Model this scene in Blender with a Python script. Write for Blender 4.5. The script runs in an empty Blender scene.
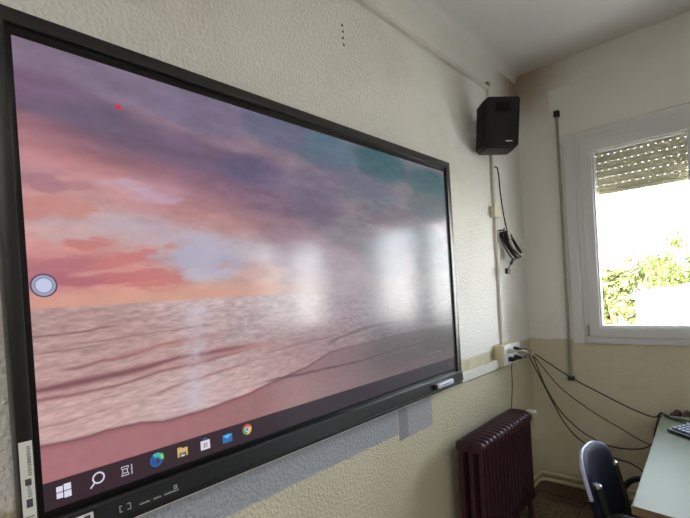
import bpy, bmesh, math, random
import numpy as np
from mathutils import Vector, Matrix

scene = bpy.context.scene
C = scene.collection
random.seed(7)

# ------------------------------------------------------------------ camera, world, exposure
cam_d = bpy.data.cameras.new('camera')
cam = bpy.data.objects.new('camera', cam_d)
C.objects.link(cam)
r_ = Vector((0.7393787, 0.6703775, -0.06255513)); u_ = Vector((0.03873486, 0.05040277, 0.99797754)); f_ = Vector((-0.67217464, 0.7403064, -0.01129976))
m = Matrix((r_, u_, -f_)).transposed().to_4x4()
m.translation = Vector((1.1068, 0.0, 1.4489))
cam.matrix_world = m
cam_d.sensor_width = 36.0
cam_d.lens = 440.1 * 36 / 690
cam_d.shift_y = 38.2 / 690
cam_d.clip_start = 0.02
scene.camera = cam

world = bpy.data.worlds.new('sky')
scene.world = world
world.use_nodes = True
wn = world.node_tree.nodes; wl = world.node_tree.links
wn.clear()
wo = wn.new('ShaderNodeOutputWorld'); wb = wn.new('ShaderNodeBackground')
wg = wn.new('ShaderNodeTexCoord'); ws = wn.new('ShaderNodeSeparateXYZ'); wr = wn.new('ShaderNodeValToRGB')
wl.new(wg.outputs['Generated'], ws.inputs[0]); wl.new(ws.outputs['Z'], wr.inputs[0])
wr.color_ramp.elements[0].position = 0.0; wr.color_ramp.elements[0].color = (1.0, 0.95, 0.89, 1)
wr.color_ramp.elements[1].position = 0.60; wr.color_ramp.elements[1].color = (0.10, 0.125, 0.16, 1)
e_ = wr.color_ramp.elements.new(0.22); e_.color = (0.64, 0.69, 0.78, 1)
# the side of the sky towards +x (away from the sun) is duller
wh = wn.new('ShaderNodeVectorMath'); wh.operation = 'MULTIPLY'; wh.inputs[1].default_value = (1, 1, 0); wl.new(wg.outputs['Generated'], wh.inputs[0])
wq = wn.new('ShaderNodeVectorMath'); wq.operation = 'NORMALIZE'; wl.new(wh.outputs[0], wq.inputs[0])
wx = wn.new('ShaderNodeSeparateXYZ'); wl.new(wq.outputs[0], wx.inputs[0])
wm = wn.new('ShaderNodeMapRange'); wm.interpolation_type = 'SMOOTHSTEP'; wl.new(wx.outputs['X'], wm.inputs['Value'])
for a_, v_ in (('From Min', 0.73), ('From Max', 0.92), ('To Min', 1.0), ('To Max', 0.08)): wm.inputs[a_].default_value = v_
wc = wn.new('ShaderNodeVectorMath'); wc.operation = 'SCALE'; wl.new(wr.outputs[0], wc.inputs[0]); wl.new(wm.outputs[0], wc.inputs['Scale'])
wl.new(wc.outputs[0], wb.inputs[0]); wb.inputs[1].default_value = 31.0
wl.new(wb.outputs[0], wo.inputs[0])

sun_d = bpy.data.lights.new('sun', 'SUN'); sun_d.energy = 60.0; sun_d.angle = 0.01; sun_d.color = (1, 0.95, 0.85)
sun = bpy.data.objects.new('sun', sun_d); C.objects.link(sun)
sun.rotation_euler = (math.radians(42), 0, math.radians(-25))      # from behind the building, high up: lights the trees, not the room

for px in (0.98, 2.66):                                             # daylight portals in the two window openings
    pd = bpy.data.lights.new('window_portal', 'AREA'); pd.shape = 'RECTANGLE'; pd.size = 1.26; pd.size_y = 1.28
    pd.cycles.is_portal = True
    po = bpy.data.objects.new('window_portal', pd); C.objects.link(po)
    po.location = (px, 3.36, 1.675); po.rotation_euler = (-math.pi/2, 0, 0)

def fill_lamp_light(x, y):  # added fill lamps, evening out the daylight from the windows
    ld = bpy.data.lights.new('tube_light', 'AREA'); ld.shape = 'RECTANGLE'; ld.size = 0.16; ld.size_y = 1.15; ld.energy = FILL_W; ld.color = (1.0, 0.975, 0.96)
    lo = bpy.data.objects.new('tube_light', ld); C.objects.link(lo); lo.location = (x, y, 2.735)
FILL_W = 23.0
FILL_LAMPS = [(2.7, -0.35), (2.7, -2.6), (4.7, -0.35), (4.7, -2.6)]
for x, y in FILL_LAMPS: fill_lamp_light(x, y)

vs = scene.view_settings
vs.view_transform = 'Standard'; vs.look = 'None'; vs.gamma = 1.0; vs.exposure = 0.0; vs.use_curve_mapping = False

# ------------------------------------------------------------------ materials
def s2l(c):
    return tuple(((x/12.92) if x <= 0.04045 else ((x+0.055)/1.055)**2.4) for x in c)
def rgb(r, g, b):
    return s2l((r/255, g/255, b/255)) + (1,)
def mat(name, col, rough=0.6, metal=0.0, spec=0.5, bump=None, var=None, emit=None, estr=0):
    """bump=(scale, distance) noise bump; var=(scale, amount) noise variation of the colour"""
    mt = bpy.data.materials.new(name); mt.use_nodes = True
    nt = mt.node_tree; n = nt.nodes; l = nt.links; b = n['Principled BSDF']
    b.inputs['Base Color'].default_value = col
    b.inputs['Roughness'].default_value = rough; b.inputs['Metallic'].default_value = metal
    b.inputs['Specular IOR Level'].default_value = spec
    tc = n.new('ShaderNodeTexCoord')
    if var:
        ns = n.new('ShaderNodeTexNoise'); ns.inputs['Scale'].default_value = var[0]; ns.inputs['Detail'].default_value = 4
        l.new(tc.outputs['Object'], ns.inputs['Vector'])
        mx = n.new('ShaderNodeMix'); mx.data_type = 'RGBA'
        mx.inputs[6].default_value = tuple(c*(1-var[1]) for c in col[:3]) + (1,)
        mx.inputs[7].default_value = tuple(min(1, c*(1+var[1])) for c in col[:3]) + (1,)
        l.new(ns.outputs['Fac'], mx.inputs[0]); l.new(mx.outputs[2], b.inputs['Base Color'])
    if bump:
        nb = n.new('ShaderNodeTexNoise'); nb.inputs['Scale'].default_value = bump[0]; nb.inputs['Detail'].default_value = 3
        l.new(tc.outputs['Object'], nb.inputs['Vector'])
        bp = n.new('ShaderNodeBump'); bp.inputs['Distance'].default_value = bump[1]
        l.new(nb.outputs['Fac'], bp.inputs['Height']); l.new(bp.outputs[0], b.inputs['Normal'])
    if emit:
        b.inputs['Emission Color'].default_value = emit; b.inputs['Emission Strength'].default_value = estr
    return mt

class NT:
    """small helper for math on node sockets"""
    def __init__(s, mt): s.nt = mt.node_tree; s.n = s.nt.nodes; s.l = s.nt.links
    def m(s, op, a, b=None, c=None):
        nd = s.n.new('ShaderNodeMath'); nd.operation = op
        for i, v in enumerate((a, b, c)):
            if v is None: continue
            if isinstance(v, (int, float)): nd.inputs[i].default_value = v
            else: s.l.new(v, nd.inputs[i])
        return nd.outputs[0]
    def step(s, x, edge, soft):
        nd = s.n.new('ShaderNodeMapRange'); nd.interpolation_type = 'SMOOTHSTEP'
        nd.inputs['From Min'].default_value = edge - soft; nd.inputs['From Max'].default_value = edge + soft
        s.l.new(x, nd.inputs['Value']); return nd.outputs[0]
    def noise(s, vec, scale, detail=3, rough=0.5):
        nd = s.n.new('ShaderNodeTexNoise'); nd.inputs['Scale'].default_value = scale; nd.inputs['Detail'].default_value = detail
        nd.inputs['Roughness'].default_value = rough
        s.l.new(vec, nd.inputs['Vector']); return nd.outputs['Fac']
    def mix(s, fac, a, b):
        nd = s.n.new('ShaderNodeMix'); nd.data_type = 'RGBA'
        if isinstance(fac, (int, float)): nd.inputs[0].default_value = fac
        else: s.l.new(fac, nd.inputs[0])
        for i, v in ((6, a), (7, b)):
            if isinstance(v, tuple): nd.inputs[i].default_value = v
            else: s.l.new(v, nd.inputs[i])
        return nd.outputs[2]

WHITE_PAINT = rgb(233, 231, 227)
YELLOW_PAINT = rgb(204, 198, 174)
def wall_mat(name, left):
    mt = bpy.data.materials.new(name); mt.use_nodes = True; k = NT(mt); b = k.n['Principled BSDF']
    geo = k.n.new('ShaderNodeNewGeometry'); P = geo.outputs['Position']
    sp = k.n.new('ShaderNodeSeparateXYZ'); k.l.new(P, sp.inputs[0]); X, Y, Z = sp.outputs
    wob = k.m('MULTIPLY', k.m('SUBTRACT', k.noise(P, 14), 0.5), 0.014)
    zz = k.m('ADD', Z, wob)
    col = k.mix(k.step(zz, 1.055, 0.006), YELLOW_PAINT, WHITE_PAINT)
    # faint dirt
    col = k.mix(k.m('MULTIPLY', k.step(k.noise(P, 2.3, 5), 0.62, 0.12), 0.12), col, rgb(150, 135, 105))
    if left:
        # bare grey-white plaster band and patch left where older boards hung
        band = k.m('MULTIPLY', k.m('SUBTRACT', 1.0, k.step(k.m('ADD', Y, k.m('MULTIPLY', wob, .5)), 1.50, 0.004)), k.step(zz, 0.835, 0.004))
        band = k.m('MULTIPLY', band, k.m('SUBTRACT', 1.0, k.step(zz, 1.03, 0.01)))
        col = k.mix(band, col, rgb(160, 165, 172))
        patch = k.m('MULTIPLY', k.m('MULTIPLY', k.step(Y, 1.505, 0.003), k.m('SUBTRACT', 1.0, k.step(Y, 1.775, 0.003))), k.step(zz, 0.803, 0.003))
        patch = k.m('MULTIPLY', patch, k.m('SUBTRACT', 1.0, k.step(zz, 1.03, 0.01)))
        pc = k.mix(k.step(Y, 1.575, 0.006), rgb(140, 142, 146), rgb(168, 168, 174))
        col = k.mix(patch, col, pc)
        # brownish grime above the trunking
        gr = k.m('MULTIPLY', k.step(k.noise(P, 14, 4), 0.5, 0.15), k.m('MULTIPLY', k.step(Z, 0.99, 0.01), k.m('SUBTRACT', 1.0, k.step(Z, 1.045, 0.02))))
        col = k.mix(k.m('MULTIPLY', gr, 0.35), col, rgb(150, 122, 80))
    # damp stain in the ceiling corner
    vd = k.n.new('ShaderNodeVectorMath'); vd.operation = 'DISTANCE'; vd.inputs[1].default_value = (0.0, 3.08, 2.80); k.l.new(P, vd.inputs[0])
    st = k.m('MULTIPLY', k.m('SUBTRACT', 1.0, k.step(k.m('ADD', vd.outputs['Value'], k.m('MULTIPLY', wob, 6)), 0.22, 0.20)), 0.8)
    col = k.mix(st, col, rgb(150, 122, 84))
    k.l.new(col, b.inputs['Base Color']); b.inputs['Roughness'].default_value = 0.75; b.inputs['Specular IOR Level'].default_value = 0.25
    n1 = k.noise(P, 88 if left else 100, 2, 0.5); n2 = k.noise(P, 24, 2)
    h = k.m('ADD', k.step(n1, 0.55, 0.14), k.m('MULTIPLY', n2, 0.5))
    bm_ = k.n.new('ShaderNodeBump'); bm_.inputs['Distance'].default_value = 0.0034; bm_.inputs['Strength'].default_value = 0.8 if left else 0.5
    k.l.new(h, bm_.inputs['Height']); k.l.new(bm_.outputs[0], b.inputs['Normal'])
    return mt
M_WALL_L = wall_mat('stippled_wall_left', True)
M_WALL = wall_mat('stippled_wall', False)
M_CEIL = mat('ceiling_paint', rgb(228, 227, 226), 0.85, bump=(60, 0.002), var=(1.4, 0.05))
def floor_mat():
    mt = bpy.data.materials.new('terrazzo_floor'); mt.use_nodes = True; k = NT(mt); b = k.n['Principled BSDF']
    geo = k.n.new('ShaderNodeNewGeometry'); P = geo.outputs['Position']
    v = k.n.new('ShaderNodeTexVoronoi'); v.inputs['Scale'].default_value = 70; k.l.new(P, v.inputs['Vector'])
    sc = k.n.new('ShaderNodeSeparateColor'); k.l.new(v.outputs['Color'], sc.inputs[0])
    col = k.mix(sc.outputs[0], rgb(96, 84, 70), rgb(150, 138, 116))
    col = k.mix(k.m('MULTIPLY', k.step(k.noise(P, 40, 4), 0.58, 0.05), 0.6), col, rgb(84, 62, 52))
    br = k.n.new('ShaderNodeTexBrick'); br.offset = 0; br.inputs['Scale'].default_value = 1.0
    br.inputs['Brick Width'].default_value = 0.3; br.inputs['Row Height'].default_value = 0.3; br.inputs['Mortar Size'].default_value = 0.003
    br.inputs['Color1'].default_value = (1, 1, 1, 1); br.inputs['Color2'].default_value = (1, 1, 1, 1); br.inputs['Mortar'].default_value = (0, 0, 0, 1)
    k.l.new(P, br.inputs['Vector'])
    col = k.mix(br.outputs['Fac'], col, rgb(60, 48, 42))
    k.l.new(col, b.inputs['Base Color']); b.inputs['Roughness'].default_value = 0.35
    return mt
M_FLOOR = floor_mat()
M_BASE = mat('terrazzo_skirting', rgb(112, 92, 76), 0.5, var=(60, 0.3))
M_PVC = mat('white_pvc', rgb(214, 214, 217), 0.35, var=(3, 0.03))
M_TRUNK = mat('trunking_plastic', rgb(214, 211, 203), 0.45, var=(20, 0.06))
M_CREAM = mat('cream_plastic', rgb(205, 196, 168), 0.45, var=(20, 0.05))
M_PIPEG = mat('grey_metal_pipe', rgb(150, 146, 134), 0.5, 0.1, var=(12, 0.25))
M_PIPEB = mat('beige_painted_pipe', rgb(200, 188, 150), 0.45, var=(15, 0.1))
M_BLACK = mat('black_plastic', rgb(20, 20, 22), 0.5, 0, 0.3, var=(40, 0.1), bump=(400, 0.0002))
M_FRAME = mat('charcoal_frame', rgb(22, 22, 23), 0.38, 0.0, 0.45, var=(40, 0.08))
M_PANEL = mat('bezel_panel', rgb(28, 31, 35), 0.30, 0.0, var=(6, 0.1))
M_RIDGE = mat('bezel_ridge', rgb(60, 60, 62), 0.3, 0.3, var=(30, 0.05))
M_INNER = mat('inner_bezel', rgb(10, 10, 12), 0.3, 0, 0.3, var=(10, 0.1))
M_SPK = mat('speaker_black', rgb(11, 13, 15), 0.55, 0, 0.3, var=(60, 0.15), bump=(500, 0.0004))
M_GRILLE = mat('speaker_grille', rgb(12, 14, 16), 0.6, 0, 0.3, bump=(700, 0.0006), var=(300, 0.25))
M_CABLE = mat('black_cable', rgb(24, 21, 20), 0.4, var=(30, 0.15))
M_CABLE2 = mat('brown_grey_cable', rgb(62, 54, 48), 0.45, var=(30, 0.15))
M_WCABLE = mat('pale_cable', rgb(196, 192, 182), 0.45, var=(30, 0.05))
M_RAD = mat('maroon_enamel', rgb(52, 19, 30), 0.36, var=(25, 0.2), bump=(90, 0.0006))
M_CHROME = mat('chrome', rgb(200, 200, 200), 0.2, 1.0, var=(20, 0.04))
M_LAM = mat('pale_green_laminate', rgb(98, 106, 72), 0.42, spec=0.24, var=(5, 0.05), bump=(50, 0.0002))
M_EDGE = mat('brown_wood_edge', rgb(116, 94, 70), 0.5, var=(22, 0.25))
M_GREEN = mat('dark_green_tube', rgb(26, 38, 32), 0.35, 0.1, var=(30, 0.12))
M_NAVY = mat('navy_vinyl', rgb(14, 20, 46), 0.55, 0, 0.35, var=(18, 0.15), bump=(160, 0.0004))
M_EDGE_HL = mat('glossy_blue_edging', rgb(176, 182, 214), 0.16, var=(18, 0.1))  # pale colour stands in for the sky glinting on the chair-back rim
M_KEYB = mat('dark_keyboard_plastic', rgb(36, 38, 48), 0.35, var=(30, 0.1))
M_KEY = mat('blue_grey_keys', rgb(66, 71, 98), 0.3, var=(50, 0.15))
M_PAPER = mat('printed_paper', rgb(205, 205, 200), 0.6, var=(40, 0.05))
M_INK = mat('dark_ink', rgb(60, 62, 66), 0.6, var=(60, 0.2))
M_SILVER = mat('silver_print', rgb(170, 172, 176), 0.4, var=(30, 0.05))
M_HOLE = mat('drill_hole_dark', rgb(40, 34, 28), 0.9, var=(60, 0.2))
M_SLATBOX = mat('painted_box_cover', rgb(230, 228, 224), 0.75, bump=(90, 0.0015), var=(4, 0.02))
M_BARK = mat('tree_bark', rgb(110, 92, 70), 0.9, var=(6, 0.3))
M_LEAVES = [mat('foliage_yellow_green', rgb(84, 96, 36), 0.7, var=(0.8, 0.35)), mat('foliage_mid_green', rgb(60, 82, 40), 0.7, var=(0.8, 0.35)), mat('foliage_olive', rgb(92, 98, 52), 0.7, var=(0.8, 0.35))]
M_STUCCO = mat('white_stucco', rgb(236, 234, 230), 0.85, var=(0.8, 0.04))
M_ROOF = mat('pale_flat_roof', rgb(226, 222, 216), 0.9, var=(0.5, 0.08))
M_GROUND = mat('dry_ground', rgb(226, 222, 210), 0.95, var=(0.3, 0.2))
M_DKGLASS = mat('dark_window_glass', rgb(120, 130, 140), 0.15, var=(2, 0.1))

M_GLASS = bpy.data.materials.new('window_glass'); M_GLASS.use_nodes = True
k = NT(M_GLASS); k.n.remove(k.n['Principled BSDF'])
tr = k.n.new('ShaderNodeBsdfTransparent'); tr.inputs[0].default_value = (0.93, 0.95, 0.94, 1)
gl = k.n.new('ShaderNodeBsdfGlossy'); gl.inputs['Roughness'].default_value = 0.02
fr = k.n.new('ShaderNodeFresnel'); fr.inputs[0].default_value = 1.45
gb = k.n.new('ShaderNodeNewGeometry'); ff = k.m('MULTIPLY', fr.outputs[0], k.m('SUBTRACT', 1.0, gb.outputs['Backfacing']))
ms = k.n.new('ShaderNodeMixShader'); k.l.new(ff, ms.inputs[0]); k.l.new(tr.outputs[0], ms.inputs[1]); k.l.new(gl.outputs[0], ms.inputs[2])
k.l.new(ms.outputs[0], k.n['Material Output'].inputs[0])

# shutter slats: translucent cream plastic with rows of light slots between the slats
M_SHUT = bpy.data.materials.new('shutter_plastic'); M_SHUT.use_nodes = True
k = NT(M_SHUT); b = k.n['Principled BSDF']
b.inputs['Base Color'].default_value = rgb(186, 178, 152); b.inputs['Roughness'].default_value = 0.6
tl = k.n.new('ShaderNodeBsdfTranslucent'); tl.inputs[0].default_value = rgb(214, 204, 168)
m1 = k.n.new('ShaderNodeMixShader'); m1.inputs[0].default_value = 0.003
k.l.new(b.outputs[0], m1.inputs[1]); k.l.new(tl.outputs[0], m1.inputs[2])
geo = k.n.new('ShaderNodeNewGeometry'); sp = k.n.new('ShaderNodeSeparateXYZ'); k.l.new(geo.outputs['Position'], sp.inputs[0])
zr = k.m('DIVIDE', k.m('SUBTRACT', sp.outputs[2], 1.978), 0.047)
row = k.m('FLOOR', zr); fz = k.m('ABSOLUTE', k.m('SUBTRACT', k.m('FRACT', zr), 0.93))
xs = k.m('ADD', k.m('DIVIDE', sp.outputs[0], 0.035), k.m('MULTIPLY', row, 0.5))
fx = k.m('ABSOLUTE', k.m('SUBTRACT', k.m('FRACT', xs), 0.5))
hole = k.m('MULTIPLY', k.m('LESS_THAN', fz, 0.045), k.m('LESS_THAN', fx, 0.13))
hole = k.m('MULTIPLY', k.m('MULTIPLY', hole, k.m('GREATER_THAN', zr, 0.5)), 0.16)   # slots kept mostly opaque, dimming the daylight through them
t2 = k.n.new('ShaderNodeBsdfTransparent'); m2 = k.n.new('ShaderNodeMixShader')
k.l.new(hole, m2.inputs[0]); k.l.new(m1.outputs[0], m2.inputs[1]); k.l.new(t2.outputs[0], m2.inputs[2])
k.l.new(m2.outputs[0], k.n['Material Output'].inputs[0])

def screen_mat(name, attr=None, col=None, strength=1.0):
    mt = bpy.data.materials.new(name); mt.use_nodes = True; k = NT(mt); b = k.n['Principled BSDF']
    # etched anti-glare glass over a black panel: a weak soft mirror plus the lit picture
    b.inputs['Base Color'].default_value = (0.012, 0.012, 0.013, 1); b.inputs['Roughness'].default_value = 0.6; b.inputs['Specular IOR Level'].default_value = 0.2
    g1 = k.n.new('ShaderNodeBsdfGlossy'); g1.inputs['Roughness'].default_value = 0.15; g1.inputs['Color'].default_value = (0.0265, 0.0265, 0.028, 1)
    ad = k.n.new('ShaderNodeAddShader'); k.l.new(b.outputs[0], ad.inputs[0]); k.l.new(g1.outputs[0], ad.inputs[1]); k.l.new(ad.outputs[0], k.n['Material Output'].inputs[0])
    b.inputs['Emission Strength'].default_value = strength
    if attr:
        a = k.n.new('ShaderNodeAttribute'); a.attribute_name = attr; k.l.new(a.outputs['Color'], b.inputs['Emission Color'])
    else:
        b.inputs['Emission Color'].default_value = col
    return mt

# ------------------------------------------------------------------ geometry helpers
def link(name, bm, m, parent=None, smooth=None):
    me = bpy.data.meshes.new(name)
    bmesh.ops.recalc_face_normals(bm, faces=bm.faces[:])
    bm.to_mesh(me); bm.free()
    if m is not None:
        for mm in (m if isinstance(m, (list, tuple)) else [m]): me.materials.append(mm)
    if smooth is not None:
        me.shade_smooth()
        try: me.set_sharp_from_angle(angle=math.radians(smooth))
        except Exception: pass
    o = bpy.data.objects.new(name, me); C.objects.link(o)
    if parent is not None:
        o.parent = parent
        o.matrix_parent_inverse = Matrix.Translation(-parent.location)
    return o
def tag(o, label, cat, group=None, kind=None):
    o['label'] = label; o['category'] = cat
    if group: o['group'] = group
    if kind: o['kind'] = kind
    return o
def thing(name, loc, label, cat, group=None):
    o = bpy.data.objects.new(name, None); o.empty_display_size = 0.05; C.objects.link(o); o.location = loc
    return tag(o, label, cat, group)
def structure(o, label=None, cat=None):
    o['kind'] = 'structure'
    if label: o['label'] = label
    if cat: o['category'] = cat
    return o

def add_box(bm, lo, hi, bevel=0.0, seg=2, mi=0):
    r = bmesh.ops.create_cube(bm, size=1.0)
    vs_ = r['verts']
    for v in vs_:
        v.co = Vector([(lo[i]+hi[i])/2 + v.co[i]*(hi[i]-lo[i]) for i in range(3)])
    fs = set(f for v in vs_ for f in v.link_faces)
    for f in fs: f.material_index = mi
    if bevel > 0:
        es = list(set(e for v in vs_ for e in v.link_edges))
        bmesh.ops.bevel(bm, geom=es, offset=bevel, segments=seg, profile=0.5, affect='EDGES')
def box(lo, hi, bevel=0.0, seg=2):
    bm = bmesh.new(); add_box(bm, lo, hi, bevel, seg); return bm

def catmull(pts, n=8):
    pts = [Vector(p) for p in pts]
    if len(pts) < 3: return pts
    P = [pts[0]*2-pts[1]] + pts + [pts[-1]*2-pts[-2]]
    out = []
    for i in range(1, len(P)-2):
        a, b_, c, d = P[i-1], P[i], P[i+1], P[i+2]
        for j in range(n):
            t = j/n
            out.append(0.5*((2*b_) + (c-a)*t + (2*a-5*b_+4*c-d)*t*t + (3*b_-a-3*c+d)*t**3))
    out.append(pts[-1]); return out
def add_tube(bm, pts, r, sides=10, caps=True, closed=False):
    pts = [Vector(p) for p in pts]; n = len(pts); rings = []
    rr = r if isinstance(r, (list, tuple)) else [r]*n
    up = None
    for i, p in enumerate(pts):
        if closed: d = pts[(i+1) % n] - pts[i-1]
        else: d = pts[min(i+1, n-1)] - pts[max(i-1, 0)]
        d.normalize()
        if up is None:
            up = d.orthogonal().normalized()
        else:
            up = (up - d*up.dot(d)); 
            up = up.normalized() if up.length > 1e-6 else d.orthogonal().normalized()
        s = d.cross(up)
        rings.append([bm.verts.new(p + (up*math.cos(a) + s*math.sin(a))*rr[i]) for a in [2*math.pi*q/sides for q in range(sides)]])
    for i in range(n if closed else n-1):
        A, B = rings[i], rings[(i+1) % n]
        for q in range(sides):
            bm.faces.new((A[q], A[(q+1) % sides], B[(q+1) % sides], B[q]))
    if caps and not closed:
        bm.faces.new(rings[0][::-1]); bm.faces.new(rings[-1])
def tube(pts, r, sides=10, n=8, smooth=True):
    bm = bmesh.new(); add_tube(bm, catmull(pts, n) if smooth else pts, r, sides); return bm
def bent(pts, rad=0.03, n=6):
    """polyline with rounded corners"""
    pts = [Vector(p) for p in pts]; out = [pts[0]]
    for i in range(1, len(pts)-1):
        a, b_, c = pts[i-1], pts[i], pts[i+1]
        ra = min(rad, (a-b_).length*0.45, (c-b_).length*0.45)
        p0 = b_ + (a-b_).normalized()*ra; p1 = b_ + (c-b_).normalized()*ra
        for j in range(n+1):
            t = j/n; out.append((1-t)**2*p0 + 2*t*(1-t)*b_ + t*t*p1)
    out.append(pts[-1]); return out
def bent_tube(pts, r, rad=0.03, sides=12):
    bm = bmesh.new(); add_tube(bm, bent(pts, rad), r, sides); return bm
def add_prism(bm, poly, axis_fn, d0, d1, mi=0):
    """poly: list of 2D; axis_fn(u,v,d)->Vector"""
    a = [bm.verts.new(axis_fn(u, v, d0)) for u, v in poly]; b_ = [bm.verts.new(axis_fn(u, v, d1)) for u, v in poly]
    n = len(poly); fs = [bm.faces.new(a[::-1]), bm.faces.new(b_)]
    for i in range(n): fs.append(bm.faces.new((a[i], a[(i+1) % n], b_[(i+1) % n], b_[i])))
    for f in fs: f.material_index = mi
    return a, b_
def lathe(bm, origin, axis, prof, sides=20):
    axis = Vector(axis).normalized(); u = axis.orthogonal().normalized(); v = axis.cross(u); o = Vector(origin); rings = []
    for r, h in prof:
        rings.append([bm.verts.new(o + axis*h + (u*math.cos(t)+v*math.sin(t))*max(r, 1e-4)) for t in [2*math.pi*q/sides for q in range(sides)]])
    for A, B in zip(rings, rings[1:]):
        for q in range(sides): bm.faces.new((A[q], A[(q+1) % sides], B[(q+1) % sides], B[q]))
    bm.faces.new(rings[0][::-1]); bm.faces.new(rings[-1])

# ------------------------------------------------------------------ the room
RX, RY0, L, H = 6.0, -4.0, 3.08, 2.845
structure(link('floor', box((-0.2, RY0-0.2, -0.2), (RX+0.2, L+0.3, 0)), M_FLOOR), 'brown terrazzo tile floor of the classroom', 'floor')
structure(link('ceiling', box((-0.2, RY0-0.2, H), (RX+0.2, L+0.3, H+0.2)), M_CEIL), 'off-white plaster ceiling', 'ceiling')
structure(link('wall_left', box((-0.2, RY0-0.2, 0), (0, L+0.3, H)), M_WALL_L), 'stippled wall, white above and yellow below, behind the screen', 'wall')
structure(link('wall_right', box((RX, RY0-0.2, 0), (RX+0.2, L+0.3, H)), M_WALL), 'plain painted wall on the far side of the room', 'wall')
structure(link('wall_front', box((0, RY0-0.2, 0), (RX, RY0, H)), M_WALL), 'plain painted wall behind the camera', 'wall')
WZ0, WZ1 = 1.035, 2.315
wins = [(0.35, 1.61), (2.03, 3.29)]
bm = bmesh.new()
add_box(bm, (0, L, 0), (RX, L+0.3, WZ0)); add_box(bm, (0, L, WZ1), (RX, L+0.3, H))
xs = 0.0
for a, b_ in wins:
    add_box(bm, (xs, L, WZ0), (a, L+0.3, WZ1)); xs = b_
add_box(bm, (xs, L, WZ0), (RX, L+0.3, WZ1))
structure(link('wall_back', bm, M_WALL), 'stippled wall with the windows, white above and yellow below', 'wall')
# small plaster cove where the left wall meets the ceiling
bm = bmesh.new()
R0 = 0.05; poly = [(0, 0)] + [(R0-R0*math.sin(t), -(R0-R0*math.cos(t))) for t in [math.pi/2*i/8 for i in range(9)]]
add_prism(bm, poly, lambda u, v, d: Vector((u, d, H+v)), RY0, L)
structure(link('trim_1', bm, M_CEIL, smooth=40), 'rounded plaster edge between the left wall and the ceiling', 'trim')
structure(link('baseboard_back', box((0.0, L-0.012, 0), (RX, L, 0.085), 0.003), M_BASE), 'brown terrazzo skirting under the window wall', 'baseboard')
structure(link('baseboard_left', box((0.0, RY0, 0), (0.012, L-0.012, 0.085), 0.003), M_BASE), 'brown terrazzo skirting under the screen wall', 'baseboard')

def frame_ring(bm, x0, x1, z0, z1, w, y0, y1, bev=0.004):
    """mitred rectangular ring in the XZ plane"""
    o = [(x0, z0), (x1, z0), (x1, z1), (x0, z1)]; i = [(x0+w, z0+w), (x1-w, z0+w), (x1-w, z1-w), (x0+w, z1-w)]
    V = {}
    for kk, ring in (('o', o), ('i', i)):
        for yy in (y0, y1): V[kk, yy] = [bm.verts.new((x, yy, z)) for x, z in ring]
    fs = []
    for j in range(4):
        q = (j+1) % 4
        fs += [bm.faces.new((V['o', y0][j], V['o', y0][q], V['i', y0][q], V['i', y0][j])), bm.faces.new((V['o', y1][q], V['o', y1][j], V['i', y1][j], V['i', y1][q])),
               bm.faces.new((V['o', y0][q], V['o', y0][j], V['o', y1][j], V['o', y1][q])), bm.faces.new((V['i', y0][j], V['i', y0][q], V['i', y1][q], V['i', y1][j]))]
    if bev:
        es = [e for e in set(e for f in fs for e in f.edges) if abs((e.verts[0].co-e.verts[1].co).normalized().y) < 0.9 and not (
            (e.verts[0] in V['o', y0]+V['o', y1]) != (e.verts[1] in V['o', y0]+V['o', y1]))]
        bmesh.ops.bevel(bm, geom=es, offset=bev, segments=2, affect='EDGES', profile=0.5)

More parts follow.
